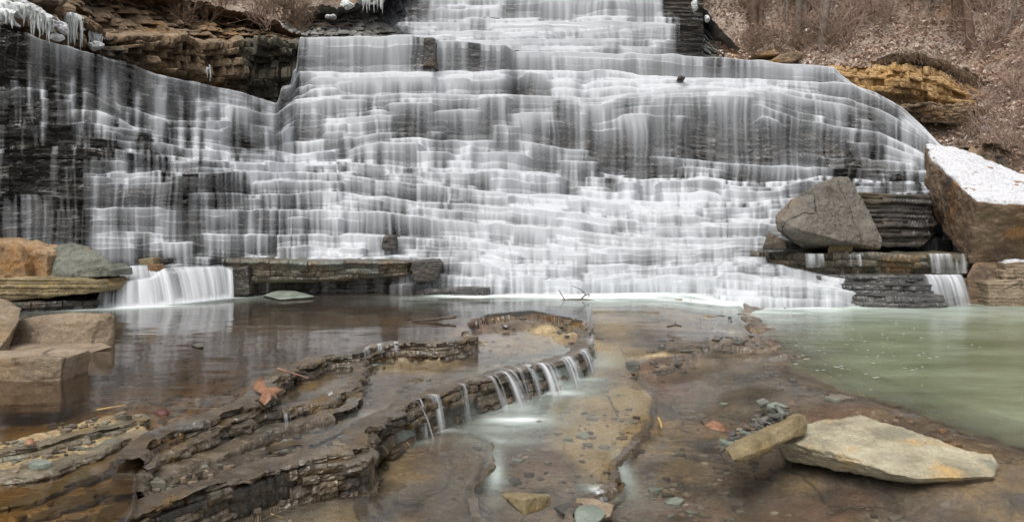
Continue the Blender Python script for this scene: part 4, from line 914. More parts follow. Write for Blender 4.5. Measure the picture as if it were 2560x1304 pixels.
# snow lies on the upper face: fine sheet with a ragged thickness
A = [np.array(W(*p)) for p in (top4[0], top4[1], top4[2], top4[3], top4[4], top4[5], top4[6], top4[7], top4[8], top4[9])]
c0 = np.mean([A[9], A[8], A[7]], 0)
def snow_on(name, poly, parent, seed, thick=0.05, res=0.03, lift=0.05, mar=0.02):
    P3 = np.array(poly); c = P3.mean(0)
    u, s, vt = np.linalg.svd(P3 - c); e1, e2, nn = vt[0], vt[1], vt[2]
    if nn[2] < 0: nn = -nn
    q = np.stack([(P3 - c) @ e1, (P3 - c) @ e2], 1)
    a = np.arange(q[:, 0].min() - .1, q[:, 0].max() + .1, res); b = np.arange(q[:, 1].min() - .1, q[:, 1].max() + .1, res)
    A_, B_ = np.meshgrid(a, b)
    d = dist(A_, B_, np.vstack([q, q[:1]])); ins = inside(A_, B_, q); sd = np.where(ins, d, -d)
    # least-squares bent plane through the corners, so the sheet follows a warped face
    co_, *_ = np.linalg.lstsq(np.stack([q[:, 0], q[:, 1], q[:, 0] * q[:, 1], np.ones(len(q))], 1), (P3 - c) @ nn, rcond=None)
    base = co_[0] * A_ + co_[1] * B_ + co_[2] * A_ * B_ + co_[3]
    f = fbm2(A_ * 1.6, B_ * 4.5, 5, seed, 0.6); f2 = fbm2(A_ * 7, B_ * 14, 3, seed + 4)
    hgt = thick * (0.75 + 0.9 * f + 0.7 * f2) * sst(-0.02, 0.12, sd - mar - 0.06 * f2) - 0.06 * sst(0.03, -0.06, sd - mar)
    PP = c + A_[..., None] * e1 + B_[..., None] * e2 + (base + lift - 0.045 + hgt)[..., None] * nn
    keep = (sd > 0.01)[:-1, :-1]
    return mk(name, PP, quads(*A_.shape, keep), M['snow'], True, parent=parent)
snow_from(so_, VS, FS, 7, 0.55)
# stones by the right-hand edge
hull_rock('boulder', pts([(2403, 775, 12.1), (2418, 690, 11.95), (2440, 655, 12.1), (2478, 642, 12.2), (2512, 655, 11.9), (2510, 775, 11.8), (2420, 776, 11.85)], [(2410, 775, 12.9), (2440, 655, 12.9), (2500, 650, 12.9), (2510, 775, 12.9)]), M['rust_block'], 0.03, 0.02, 3, 11, label='brown upright block at the water below the snowy slab')
for i, (x0, y0, y1, d, lab) in enumerate([(2470, 700, 785, 11.6, 'lowest tan slab of the snowy stack at the right edge'), (2508, 672, 706, 11.7, 'middle tan slab of the snowy stack at the right edge'), (2512, 654, 678, 11.75, 'topmost snow-covered slab of the stack at the right edge')]):
    o, V, F = hull_rock('stone_slab', prism([(x0, y0 + 6), (x0 + 50, y0), (2640, y0 + 2), (2660, y1), (x0 + 60, y1 + 2), (x0 + 4, y1 - 4)], d, d + 0.9), M['tan'], 0.03, 0.018, 3, 20 + i, strata=0.015, st=0.06, label=lab, cat='stone slab', group='stacked slabs at the right bank')
    if i == 2:
        snow_from(o, V, F, 8, 0.75)
        0 and snow_on('snow', [np.array(W(2516, 660, d)), np.array(W(2650, 657, d)), np.array(W(2650, 657, d)) + [0, .85, 0], np.array(W(2516, 660, d)) + [0, .85, 0]], o, 17, 0.05, 0.02, 0.06)
# long slab between cascade and main fall
W_ = lambda xs, y, ds: W(np.array(xs), y, np.array(ds))[:, :2]
lg, *_ = ledge('rock_slab', W_([556, 600, 640, 700, 760, 830, 900, 980, 1018, 1030], 650, [11.1, 11.05, 11.1, 11.15, 11.1, 11.15, 11.2, 11.25, 11.3, 11.6]), [0.60, 0.61, 0.59, 0.56, 0.57, 0.57, 0.56], [0.18, 0.17, 0.18, 0.19, 0.22, 0.26, 0.29], M['slab'], 0.010, 0.9, 3, 0.05, ([0, 0.12, 0.3, 0.8, 0.93, 1], [0.02, 0.05, 0.0, -0.03, -0.10, -0.7]), seed=181, side=1, rough=0.02, topn=0.02, rows=12)
tag(lg, 'long flat brown slab with a black undercut between the cascade and the main fall', 'rock slab')
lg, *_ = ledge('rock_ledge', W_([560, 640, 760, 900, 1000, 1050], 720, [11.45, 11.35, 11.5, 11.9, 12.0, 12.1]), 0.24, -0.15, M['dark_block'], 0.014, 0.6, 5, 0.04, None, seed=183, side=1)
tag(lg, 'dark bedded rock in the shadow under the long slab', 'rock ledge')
hull_rock('boulder', prism([(575, 670), (618, 668), (622, 735), (580, 738)], 10.95, 11.5), M['dark_block'], 0.02, 0.03, 4, 30, label='rough dark block at the right foot of the ribbed cascade')
hull_rock('boulder', prism([(1030, 656), (1092, 652), (1100, 664), (1096, 700), (1036, 702)], 11.35, 12.1), M['dark_block'], 0.02, 0.02, 3.5, 31, label='dark wet block at the right end of the long slab')
hull_rock('flat_stone', [tuple(G(x, y, z)) for x, y, z in [(652, 744, -.05), (700, 750, -.05), (784, 748, -.05), (786, 741, .03), (740, 728, .07), (700, 726, .07), (660, 738, .05), (690, 735, -.05), (770, 733, -.05), (700, 748, 0.02)]], M['teal'], 0.02, 0.012, 4, 32, label='pale greenish flat stone in the water below the long slab', cat='stone')
lg, *_ = ledge('rock_ledge', W_([1000, 1080, 1150, 1220, 1232], 720, [11.7, 11.35, 11.2, 11.15, 11.6]), [0.02, 0.10, 0.13, 0.12], -0.12, M['wet'], 0.012, 0.5, 3, 0.05, None, seed=185, side=1)
tag(lg, 'thin dark ledge at the water between the long slab and the main fall', 'rock ledge')
# left bank
hull_rock('boulder', prism([(-160, 600), (-30, 598), (22, 612), (48, 628), (62, 660), (62, 716), (-160, 716)], 9.75, 10.4), M['orange'], 0.03, 0.02, 2.5, 40, label='orange block at the left edge behind the dark long slab, nearest the frame')
hull_rock('boulder', prism([(12, 606), (40, 618), (60, 660), (64, 694), (10, 694)], 9.62, 10.3), M['orange'], 0.025, 0.02, 3, 41, label='pale orange wedge-shaped block leaning between two orange blocks')
hull_rock('boulder', prism([(42, 616), (70, 618), (110, 632), (118, 640), (117, 694), (60, 696)], 9.8, 10.5), M['orange'], 0.025, 0.02, 3, 42, label='orange brown block beside the greenish boulder')
hull_rock('boulder', pts([(118, 640, 10.1), (150, 618, 10.1), (172, 612, 10.3), (228, 620, 10.3), (258, 645, 10.2), (282, 668, 10.1), (276, 690, 10.0), (120, 692, 9.9), (160, 690, 9.75)], [(130, 640, 10.8), (200, 616, 10.8), (270, 660, 10.7), (270, 695, 10.7), (125, 695, 10.7)]), M['green'], 0.03, 0.035, 2.6, 43, label='greenish grey boulder between the orange blocks and the cascade')
hull_rock('flat_stone', prism([(190, 676), (220, 668), (262, 664), (280, 676), (282, 690), (200, 692)], 9.7, 10.2), M['green'], 0.02, 0.015, 4, 44, label='flat greenish stone with a brown edge at the left side of the cascade', cat='stone')
hull_rock('rock_slab', prism([(-200, 700), (20, 698), (150, 700), (240, 705), (248, 722), (244, 728), (150, 738), (20, 748), (-200, 748)], 9.45, 10.2), M['olive'], 0.025, 0.025, 2.5, 45, strata=0.02, st=0.05, label='long dark olive slab lying at the left edge beside the cascade', cat='rock slab')
lg, *_ = ledge('rock_ledge', W_([-300, -100, 40, 120, 200, 235, 250], 760, [9.3, 9.25, 9.3, 9.4, 9.55, 9.6, 10.0]), [0.13, .13, .12, .1], -0.15, M['dark_block'], 0.012, 0.7, 3, 0.05, None, seed=187, side=1)
tag(lg, 'thin dark ledge at the waterline under the long olive slab', 'rock ledge')
hull_rock('boulder', pts([(-120, 760, 6.8), (-20, 742, 6.9), (22, 752, 6.8), (54, 772, 6.75), (48, 800, 6.65), (22, 846, 6.5), (0, 868, 6.4), (-120, 880, 6.3), (-5, 950, 6.45), (-120, 960, 6.4)], [(-120, 760, 7.5), (40, 770, 7.4), (10, 866, 7.2), (-120, 880, 7.2)]), M['tan'], 0.02, 0.02, 2.5, 46, soft=3, label='smooth grey tan boulder cut off by the left edge', chip=0.4)
hull_rock('boulder', pts([(16, 856, 6.85), (40, 806, 7.0), (95, 798, 6.95), (160, 788, 6.95), (185, 786, 6.95), (200, 792, 6.95), (270, 786, 6.95), (284, 796, 6.98), (284, 845, 6.95), (272, 862, 6.9), (160, 868, 6.78), (60, 872, 6.78), (60, 955, 6.8), (272, 948, 6.9), (160, 955, 6.8)], [(40, 800, 7.7), (180, 786, 7.6), (282, 790, 7.5), (282, 862, 7.5), (30, 870, 7.5)]), M['tan'], 0.02, 0.02, 2.5, 47, label='long tan block standing in the brown pool at the left', chip=0.8)
hull_rock('flat_stone', [tuple(G(x, y, z)) for x, y, z in [(10, 880, 0.0), (120, 884, 0.0), (230, 880, 0.0), (282, 866, 0.02), (260, 856, 0.03), (60, 858, 0.03), (20, 866, .04), (100, 890, -.06), (240, 886, -.06)]], M['tan'], 0.02, 0.008, 3, 48, label='thin tan shelf at the foot of the long tan block', cat='stone')
hull_rock('boulder', prism([(-120, 900), (30, 896), (120, 902), (152, 898), (153, 912), (150, 1030), (-120, 1035)], 5.38, 5.75), M['tan'], 0.016, 0.015, 3, 49, label='square tan block in the pool, nearest stone at the left edge', chip=0.8)
for i, (x, y, r_) in enumerate([(48, 898, .05), (70, 896, .035), (20, 900, .04)]):
    c = W(x, y, 5.5); rr = random.Random(i + 3)
    hull_rock('pebble', [(c[0] + r_ * rr.uniform(.6, 1) * math.cos(a) * 1.5, c[1] + r_ * rr.uniform(.6, 1) * math.sin(a), c[2] + z) for a in np.arange(0, 6.28, 0.8) for z in (-0.012, 0.012)], M['tan'], 0.012, 0.004, 10, 60 + i, label=['largest thin stone chip resting on the square tan block', 'right-hand thin chip on the square tan block', 'left-hand thin chip on the square tan block'][i], cat='stone chip', group='chips on the square block')
# stones about the cascade
hull_rock('stone', prism([(345, 648), (380, 645), (384, 662), (350, 664)], 10.7, 11.0), M['olive'], 0.02, 0.01, 5, 70, label='squared olive stone at the lip between the two cascade spills', cat='stone')
hull_rock('stone', prism([(368, 664), (388, 662), (394, 676), (372, 678)], 10.45, 10.7), M['rust_block'], 0.015, 0.01, 6, 71, label='small reddish stone just under the squared olive stone', cat='stone')
hull_rock('stone', prism([(384, 647), (418, 646), (420, 656), (386, 658)], 10.9, 11.1), M['dark_block'], 0.02, 0.01, 5, 72, label='flat dark stone beside the squared olive stone', cat='stone')
# dark rocks standing out of the falls
for x0, x1, y0, y1, d, lab in [(960, 988, 590, 622, 12.0, 'small black knob near the foot of the falls'),
                               (1060, 1088, 94, 165, 18.3, 'dark block at the top lip left of the gap'), (1700, 1714, 190, 195, 19.05, 'tiny brown rock on the terrace below the top lip')]:
    hull_rock('fall_rock', prism([(x0, y0 + 4), (x0 + .3 * (x1 - x0), y0), (x1 - 4, y0 + 2), (x1, y1), (x0 - 3, y1)], d, d + 0.7), M['dark_block'], 0.03, 0.03, 3, int(x0) % 97, label=lab, cat='rock')
# foreground stones
o, V, F = hull_rock('sandstone_slab', [tuple(G(x, y, z)) for x, y, z in [(1948, 1110, -.24), (2000, 1062, -.18), (2085, 1048, -.17), (2150, 1040, -.17), (2240, 1068, -.18), (2330, 1110, -.19), (2400, 1128, -.205), (2468, 1138, -.215), (2486, 1160, -.23), (2480, 1188, -.245), (2300, 1194, -.265), (2230, 1182, -.255), (2110, 1134, -.20), (1990, 1108, -.20),
                                                  (2478, 1212, -.36), (2300, 1210, -.36), (2210, 1196, -.36), (2100, 1176, -.36), (1965, 1146, -.36), (2440, 1205, -.46), (2280, 1200, -.46), (2000, 1150, -.46), (1960, 1100, -.44), (2100, 1060, -.3), (2400, 1130, -.3)]], M['sand'], 0.010, 0.017, 4.5, 80, strata=0.012, st=0.045, label='large pale flat sandstone slab lying in the shallow water at the right', cat='slab')
o, V, F = hull_rock('sandstone_slab', [tuple(W(x, y, d)) for x, y, d in [(1822, 1128, 4.10), (2005, 1036, 4.62), (2019, 1058, 4.60), (2012, 1084, 4.55), (1862, 1152, 4.10), (1832, 1150, 4.02), (1812, 1120, 4.28), (1985, 1034, 4.85), (2010, 1040, 4.85), (1860, 1140, 4.4), (1940, 1108, 4.3)]], M['olive'], 0.010, 0.010, 5, 81, label='tilted brown stone leaning on the left end of the pale slab', cat='slab')
hull_rock('flat_stone', [tuple(G(x, y, z)) for x, y, z in [(2420, 1130, -.23), (2480, 1134, -.22), (2500, 1166, -.24), (2474, 1190, -.28), (2400, 1180, -.28)]], M['sand'], 0.012, 0.006, 5, 82, label='thin sandy flake against the right end of the pale slab', cat='stone')
hull_rock('stone', [tuple(W(x, y, d)) for x, y, d in [(1256, 1234, 3.42), (1312, 1249, 3.30), (1374, 1238, 3.46), (1340, 1233, 3.62), (1296, 1232, 3.60), (1312, 1286, 3.28), (1376, 1262, 3.46), (1272, 1256, 3.44), (1300, 1270, 3.6)]], M['olive'], 0.008, 0.006, 8, 83, label='wedge-shaped brown stone standing in the pale channel at the bottom', cat='stone')
hull_rock('flat_stone', [tuple(G(x, y, z)) for x, y, z in [(1434, 1278, -.36), (1450, 1262, -.36), (1492, 1260, -.36), (1516, 1282, -.36), (1500, 1300, -.37), (1478, 1312, -.37), (1440, 1306, -.38), (1434, 1290, -.44), (1510, 1296, -.44), (1480, 1320, -.44)]], M['teal'], 0.008, 0.006, 8, 84, label='teal green flat stone at the bottom edge', cat='stone')
hull_rock('stone', [tuple(G(x, y, z)) for x, y, z in [(1384, 1266, -.38), (1420, 1256, -.36), (1440, 1262, -.37), (1436, 1282, -.38), (1410, 1282, -.38), (1400, 1290, -.44), (1440, 1290, -.44)]], M['chip'], 0.008, 0.006, 8, 85, label='small grey stone just left of the teal flat stone', cat='stone')
hull_rock('flat_stone', [tuple(G(x, y, z)) for x, y, z in [(1440, 1244, -.36), (1490, 1244, -.34), (1534, 1262, -.36), (1524, 1290, -.38), (1500, 1296, -.39), (1440, 1300, -.45), (1530, 1300, -.45)]], M['tan'], 0.008, 0.008, 6, 86, label='rusty tan stone behind the teal flat stone', cat='stone')
hull_rock('stone', [tuple(G(x, y, z)) for x, y, z in [(478, 862, .01), (492, 856, .03), (507, 856, .04), (509, 866, .02), (494, 868, .01), (480, 870, -.05), (508, 874, -.05)]], M['chip'], 0.012, 0.005, 8, 87, label='small dark stone alone in the brown pool', cat='stone')
for x, y, lab in [(1505, 866, 'small dark stones beside the far end of the curved ledge'), (1440, 936, 'tiny dark stone at the foot of the rounded chute'), (1582, 918, 'small dark chip at the corner of the crusty step')]:
    c = G(x, y, -0.26); rr = random.Random(x)
    hull_rock('stone', [(c[0] + 0.13 * rr.uniform(.7, 1) * math.cos(a) * (1.2 if x == 1505 else .6), c[1] + 0.10 * math.sin(a), c[2] + z * rr.uniform(.4, 1)) for a in np.arange(0, 6.28, 0.9) for z in (-0.07, 0.05)], M['chip'], 0.012, 0.012, 8, x % 50, label=lab, cat='stone')

for xa, xb, d, z0, z1, out, lab, dn in [(2318, 2412, 12.06, .62, .30, .10, 'thin curtain of water over the ledge left of the rusty slab foot', .62), (2296, 2402, 11.85, .27, -.22, .30, 'broad pale fall into the green pool beside the brown upright block', .85),
                                        (2118, 2152, 11.8, .62, .44, .05, 'small thread curtain on the brown ledge under the dark block', .5), (2010, 2060, 11.95, .62, .4, .05, 'short thread curtain on the brown ledge under the grey boulder', .4)]:
    x = np.linspace(xa, xb, 90); p = W(x, 640, d + 0.06 * n2(x / 20, 0 * x, 3))[:, :2]
    tag(chute(p, np.array([0.0, -1.0]), None, z0 + 0.02, z1, out, seed=int(xa), taper=0.08, dens=dn, freq=9), lab, 'water chute', 'water curtains on the boulder shelf')
# ------------------------------------------------------------------ gorge sides
toe = [(-900, 60, 9.5), (-300, 40, 11.8), (0, 30, 14.0), (120, 40, 15.6), (200, 40, 18.2), (450, 40, 22.6), (740, 60, 25.5), (1000, 95, 28.5), (1300, 60, 28.5), (1560, 90, 28.0), (1700, 150, 25.6), (1800, 158, 25.0), (1900, 162, 24.6), (2085, 172, 23.6), (2130, 215, 23.2), (2250, 276, 22.0), (2350, 372, 20.6), (2450, 440, 18.6), (2560, 540, 16.6), (2800, 640, 13.2), (3100, 700, 11.0), (3900, 760, 9.0)]
hx = np.arange(-900, 3900, 7.0); hv = np.linspace(0, 1, 230)
tp, td = lin(toe, hx, 1), lin(toe, hx, 2)
tp, td = gauss(tp, 2.5, 0), gauss(td, 2.5, 0)
pyg = tp[None] + (-760 - tp)[None] * hv[:, None]
rise = np.interp(hx, [-900, 0, 740, 1000, 1700, 2100, 2560, 3900], [9, 10, 12, 8, 14, 15, 15, 13])
dg = td[None] + rise[None] * hv[:, None] ** 1.1
HP = W(np.broadcast_to(hx, pyg.shape), pyg, dg)
nz = fbm2(HP[..., 0] * 0.35, HP[..., 1] * 0.35 + HP[..., 2] * 0.2, 5, 301, 0.55)
HP[..., 2] += 0.55 * nz * sst(0, 0.08, hv)[:, None] + 0.05 * fbm2(HP[..., 0] * 4, HP[..., 1] * 4, 3, 302)
tag(mk('hillside', HP, quads(*pyg.shape), M['litter'], False), kind='structure')
def hill(px, py):
    i = np.interp(px, hx, np.arange(len(hx))); i0 = int(np.clip(round(float(i)), 0, len(hx) - 1))
    col = HZ - (HP[:, i0, 2] - CH) * FP / HP[:, i0, 1]
    k = int(np.argmin(np.abs(col - py)))
    return HP[k, i0]

def cliff(name, keys, mat, layers, amp, trend, seed, label=None, cat='cliff', step=0.05, back=1.5, damp=None, groove=0.03, rough=0.05, kind=None, rows=7, topn=0.08):
    """keys: (px, d, top py, bottom py)"""
    k = np.array(keys, float)
    xy = W(k[:, 0], 540, k[:, 1])[:, :2]
    s = np.concatenate([[0], np.cumsum(np.linalg.norm(np.diff(xy, axis=0), axis=1))]); u = np.linspace(0, s[-1], 60)
    zt = np.interp(u, s, CH + (HZ - k[:, 2]) / FP * k[:, 1]); zb = np.interp(u, s, CH + (HZ - k[:, 3]) / FP * k[:, 1])
    dm = np.interp(u, s, damp) if damp is not None else None
    o, p, N, uu = ledge(name, xy, zt, zb, mat, step, back, layers, amp, trend, groove, seed, 1, rough, topn, rows, damp=dm)
    if label: tag(o, label, cat)
    if kind: tag(o, kind=kind)
    return o
# brown cliff left of the top lip: bedded slope above, blocky face below
cliff('cliff', [(-420, 11.9, -90, 60), (-60, 12.4, -60, 90), (60, 13.2, -20, 130), (180, 14.6, 10, 170), (250, 15.3, 82, 185), (420, 17.2, 88, 235), (560, 18.3, 96, 262), (640, 18.9, 98, 275), (735, 19.0, 96, 275), (760, 19.4, 96, 260)], M['cliff'], 9, 0.34, ([0, 0.06, 0.3, 0.55, 0.75, 1], [0.0, 0.15, 0.0, 0.1, -0.25, -0.2]), 311, 'blocky brown cliff face left of the top lip, stained dark near the falls', step=0.035, damp=[0, 0, 0, 0, 0, .05, .25, .8, 1, 1], rows=6)
cliff('cliff', [(60, 14.0, -120, -10), (180, 16.0, -90, 20), (250, 16.5, -40, 95), (420, 18.5, -20, 98), (560, 19.8, 10, 104), (660, 20.6, 35, 106), (730, 21.3, 66, 108), (780, 21.8, 88, 110)], M['cliff'], 11, 0.30, ([0, 1], [-1.3, 0.25]), 317, 'sloping bedded brown rock above the blocky cliff face on the left', step=0.035, back=2.5, damp=[0, 0, 0, 0, 0, .1, .1, .3], rows=5)
cliff('cliff', [(660, 23.0, -10, 115), (720, 22.6, 15, 115), (850, 22.8, 12, 115), (930, 23.4, 6, 115), (1000, 24.2, -10, 118), (1050, 25.0, -120, 120), (1075, 26.0, -160, 120)], M['greycliff'], 13, 0.22, ([0, 1], [-1.5, 0.35]), 323, 'grey shale slope streaked with pale ice left of the upper waterfall', step=0.035, back=2.5, damp=[0, 0, 0, .15, .6, .95, 1], rows=5)
cliff('cliff', [(1610, 26.4, -200, 150), (1650, 25.6, -120, 160), (1690, 25.2, -60, 162), (1740, 24.9, 0, 165), (1800, 24.8, 60, 168), (1850, 24.9, 110, 170), (1880, 25.2, 140, 170)], M['greycliff'], 16, 0.2, ([0, 1], [-1.3, 0.3]), 329, 'dark thin-bedded shale wall right of the upper waterfall', step=0.035, back=1.5, damp=[1, 1, .95, .7, .35, .1, 0], rows=5)
cliff('cliff', [(2070, 23.4, 166, 215), (2100, 23.1, 164, 230), (2200, 22.2, 163, 262), (2280, 21.6, 165, 270), (2350, 21.2, 176, 284), (2415, 20.9, 205, 290), (2440, 20.9, 218, 290), (2475, 21.6, 224, 288)], M['ochre'], 7, 0.22, ([0, .1, .3, .7, .8, 1], [-.05, .05, .12, .1, -.15, -.35]), 331, 'ochre yellow cliff outcrop right of the falls under a turf overhang', step=0.03, back=1.2, rows=8)
cliff('cliff', [(2250, 21.3, 268, 300), (2300, 20.8, 262, 305), (2380, 20.4, 258, 308), (2450, 20.2, 266, 300), (2500, 20.8, 270, 300)], M['cliff'], 5, 0.12, ([0, 1], [.1, -.1]), 337, 'dark thin-bedded rock band at the foot of the ochre cliff', step=0.03, back=0.8, damp=[.3, .4, .2, .2, 0])
cliff('cliff', [(2360, 19.4, 372, 440), (2420, 18.6, 362, 450), (2480, 18.0, 360, 452), (2520, 17.9, 372, 450), (2560, 18.2, 390, 450)], M['cliff'], 4, 0.18, ([0, 1], [-.25, .2]), 341, 'mossy brown outcrop just behind the snowy slab', step=0.03, back=1.0)
cliff('turf_overhang', [(2180, 22.9, 150, 168), (2240, 22.2, 128, 166), (2290, 21.8, 122, 168), (2350, 21.4, 138, 178), (2400, 21.2, 168, 202), (2440, 21.2, 198, 220), (2490, 21.8, 212, 228)], M['litter'], 4, 0.22, ([0, .3, 1], [0, .12, -.5]), 347, 'dark turf overhang full of roots above the ochre cliff', 'turf bank', step=0.03, back=1.8)
for x0, x1, y0, y1, d, lab in [(1888, 1950, 128, 140, 24.0, 'upper flat brown rock on the bank right of the top lip'), (1935, 2010, 130, 152, 23.8, 'tilted tan rock on the bank right of the top lip'), (1905, 1990, 145, 158, 23.6, 'lowest long flat rock on the bank right of the top lip'), (1830, 1890, 66, 80, 26.5, 'dark flat rock on the leafy bank below the clustered trunks')]:
    hull_rock('bank_rock', prism([(x0, y1 - 4), (x0 + 18, y0 + 5), (x1 - 14, y0), (x1, y0 + 5), (x1 - 10, y1 - 4), (x0 + 10, y1)], d, d + 1.0), M['cliff'], 0.05, 0.04, 2, int(x0) % 91, label=lab, cat='rock')

# ---- leaf litter: real leaves lying on the slope
def leaves(n, seed, sel, mat, size=(0.035, 0.085), name='fallen_leaves'):
    r = np.random.default_rng(seed)
    ii = r.integers(0, HP.shape[0] - 1, n * 3); jj = r.integers(0, HP.shape[1] - 1, n * 3)
    P0 = HP[ii, jj] + r.normal(0, 0.10, (n * 3, 3)) * np.array([1, 1, .2])
    px = P0[:, 0] / P0[:, 1] * FP + CX; py = HZ - (P0[:, 2] - CH) * FP / P0[:, 1]
    ok = sel(px, py); P0 = P0[ok][:n]; m = len(P0)
    a = r.uniform(0, 6.28, m); s = r.uniform(*size, m); t = r.normal(0, 0.5, (m, 2))
    e1 = np.stack([np.cos(a), np.sin(a), t[:, 0]], 1) * s[:, None]; e2 = np.stack([-np.sin(a), np.cos(a), t[:, 1] + 0.3], 1) * s[:, None] * 0.55
    c = P0 + np.array([0, -0.04, 0.05])
    curl = np.array([0, 0, 1.0]) * (s * r.uniform(-.3, .5, m))[:, None]
    V = np.stack([c - e1, c - e2 + curl, c + e1, c + e2 + curl], 1)
    F = np.arange(m * 4).reshape(m, 4)
    return tag(mk(name, V.reshape(-1, 3), F, mat, False), kind='stuff')
lm = NT('dead_leaf_litter')
lf = lm.n('ShaderNodeNewGeometry').outputs['Random Per Island']
lc = lm.ramp(lf, [(0.0, (0.27, 0.175, 0.125)), (0.3, (0.42, 0.29, 0.22)), (0.6, (0.52, 0.40, 0.32)), (0.85, (0.60, 0.48, 0.41)), (1.0, (0.68, 0.59, 0.52))])
M['leaf'] = lm.done(lm.n('ShaderNodeBsdfPrincipled', {'Base Color': lc, 'Roughness': 0.8}).outputs[0])
leaves(80000, 5, lambda x, y: (x > 1680) & (x < 2900) & (y > -120) & (y < 620), M['leaf'])
leaves(9000, 6, lambda x, y: (x > -300) & (x < 1000) & (y > -200) & (y < 110), M['leaf'])

# ---- shrubs, trees, hanging roots
def grow(r, p, d, L, rad, depth, segs, spread=0.5, kids=3, up=0.15, minr=0.004):
    n = 4; q = np.array(p, float); d = np.array(d, float); pts_ = [q.copy()]
    for i in range(n):
        d = d + r.normal(0, 0.16, 3) + np.array([0, 0, up * 0.25]); d /= np.linalg.norm(d)
        nq = q + d * L / n
        r0_, r1_ = rad * (1 - 0.6 * i / n), rad * (1 - 0.6 * (i + 1) / n)
        segs.append((q.copy(), nq.copy(), max(r0_, minr), max(r1_, minr))); q = nq; pts_.append(q.copy())
    if depth > 0:
        for k in range(kids):
            b = pts_[r.integers(1, n + 1)]
            nd = d + r.normal(0, spread, 3); nd /= np.linalg.norm(nd)
            grow(r, b, nd, L * r.uniform(0.45, 0.75), rad * 0.5, depth - 1, segs, spread, kids, up, minr)
def shrub_mesh(seed, H, stems, spread, mat, name, minr=0.006, kids=3, depth=2, wide=0.25):
    r = np.random.default_rng(seed); segs = []
    for i in range(stems):
        a = r.uniform(0, 6.28)
        d = np.array([math.cos(a) * spread, math.sin(a) * spread, 1.0]); d /= np.linalg.norm(d)
        grow(r, (r.normal(0, wide * 0.3), r.normal(0, wide * 0.3), -0.1), d, H * r.uniform(.55, .95), 0.014, depth, segs, 0.45, kids, minr=minr)
    V, F = tubes(segs, 3)
    return mk(name, V, F, mat, True, center=False)
protos = [shrub_mesh(900, 1.5, 9, 0.45, M['twig'], 'shrub'), shrub_mesh(901, 1.1, 12, 0.7, M['twig'], 'shrub'), shrub_mesh(902, 1.9, 7, 0.35, M['twig'], 'shrub'),
          shrub_mesh(903, 0.9, 14, 0.9, M['tangle'], 'shrub', kids=3), shrub_mesh(904, 1.3, 10, 0.6, M['tangle'], 'shrub')]
used_p = set()
def place_shrub(px, py, kind, sc, label, group, sink=0.0, lift=0.0, loc=None):
    p = hill(px, py) if loc is None else loc
    src = protos[kind]
    if kind not in used_p: o = src; used_p.add(kind)
    else: o = src.copy(); COL.objects.link(o)
    o.location = (p[0], p[1], p[2] - sink + lift); o.rotation_euler = (random.uniform(-.2, .2), random.uniform(-.2, .2), random.uniform(0, 6.28))
    s = sc * random.uniform(.85, 1.15); o.scale = (s, s, s * random.uniform(.9, 1.1))
    return tag(o, label, 'shrub', group)
rs = random.Random(12)
lab = 'leafless reddish brown shrub on the leafy slope right of the falls'
for i in range(64):
    x = rs.uniform(1850, 2640); y = rs.uniform(-90, 130 if x < 2150 else 150)
    if 2180 < x < 2460 and y > 95: y = rs.uniform(-60, 90)
    place_shrub(x, y, rs.choice([0, 0, 1, 2, 2]), rs.uniform(.7, 1.35), lab, 'leafless shrubs on the right slope')
for i in range(26):
    x = rs.uniform(2440, 2640); y = rs.uniform(150, 420)
    place_shrub(x, y, rs.choice([0, 1, 2]), rs.uniform(.45, .8), 'small leafless shrub on the bank above the snowy slab', 'small shrubs above the snowy slab')
for i in range(22):
    x = rs.uniform(1830, 2110); y = rs.uniform(90, 150)
    place_shrub(x, y, rs.choice([3, 4, 1]), rs.uniform(.4, .7), 'low straw-coloured tangle of stems along the bank above the top lip', 'low tangles along the bank above the lip')
for i in range(20):
    x = rs.uniform(2240, 2480); y = rs.uniform(300, 350)
    place_shrub(x, y, rs.choice([3, 4]), rs.uniform(.35, .55), 'low straw-coloured tangle below the ochre cliff', 'low tangles below the ochre cliff')
for i in range(26):
    x = rs.uniform(430, 760); y = rs.uniform(-40, 42)
    q = W(x, y + 10, 19.6 + (x - 430) / 330 * 1.6 - y * 0.01)
    place_shrub(x, y, rs.choice([0, 1, 3, 4]), rs.uniform(.5, .9), 'leafless brush drooping over the brown cliff on the left', 'brush on top of the left cliff', loc=q, sink=.25)
# roots under the turf overhang
def roots(keys, n, seed, L, label):
    r = np.random.default_rng(seed); segs = []
    k = np.array(keys, float)
    for i in range(n):
        x = r.uniform(k[0, 0], k[-1, 0]); y = np.interp(x, k[:, 0], k[:, 1]) + r.normal(0, 5); d = np.interp(x, k[:, 0], k[:, 2])
        q = W(x, y, d); dr = np.array([r.normal(0, .25), -0.25 + r.normal(0, .15), -1.0]); l = L * r.uniform(.3, 1)
        for s in range(4):
            dr = dr + r.normal(0, .3, 3); dr[2] = min(dr[2], -.3); dr /= np.linalg.norm(dr)
            nq = q + dr * l / 4; segs.append((q, nq, .006, .004)); q = nq
    V, F = tubes(segs, 3)
    return tag(mk('hanging_roots', V, F, M['tangle'], True), label, 'roots', None, 'stuff')
roots([(2195, 150, 22.4), (2240, 130, 21.9), (2290, 124, 21.5), (2350, 140, 21.1), (2400, 169, 20.9), (2440, 199, 20.9), (2480, 214, 21.5)], 330, 41, 0.55, 'fringe of roots hanging under the turf above the ochre cliff')

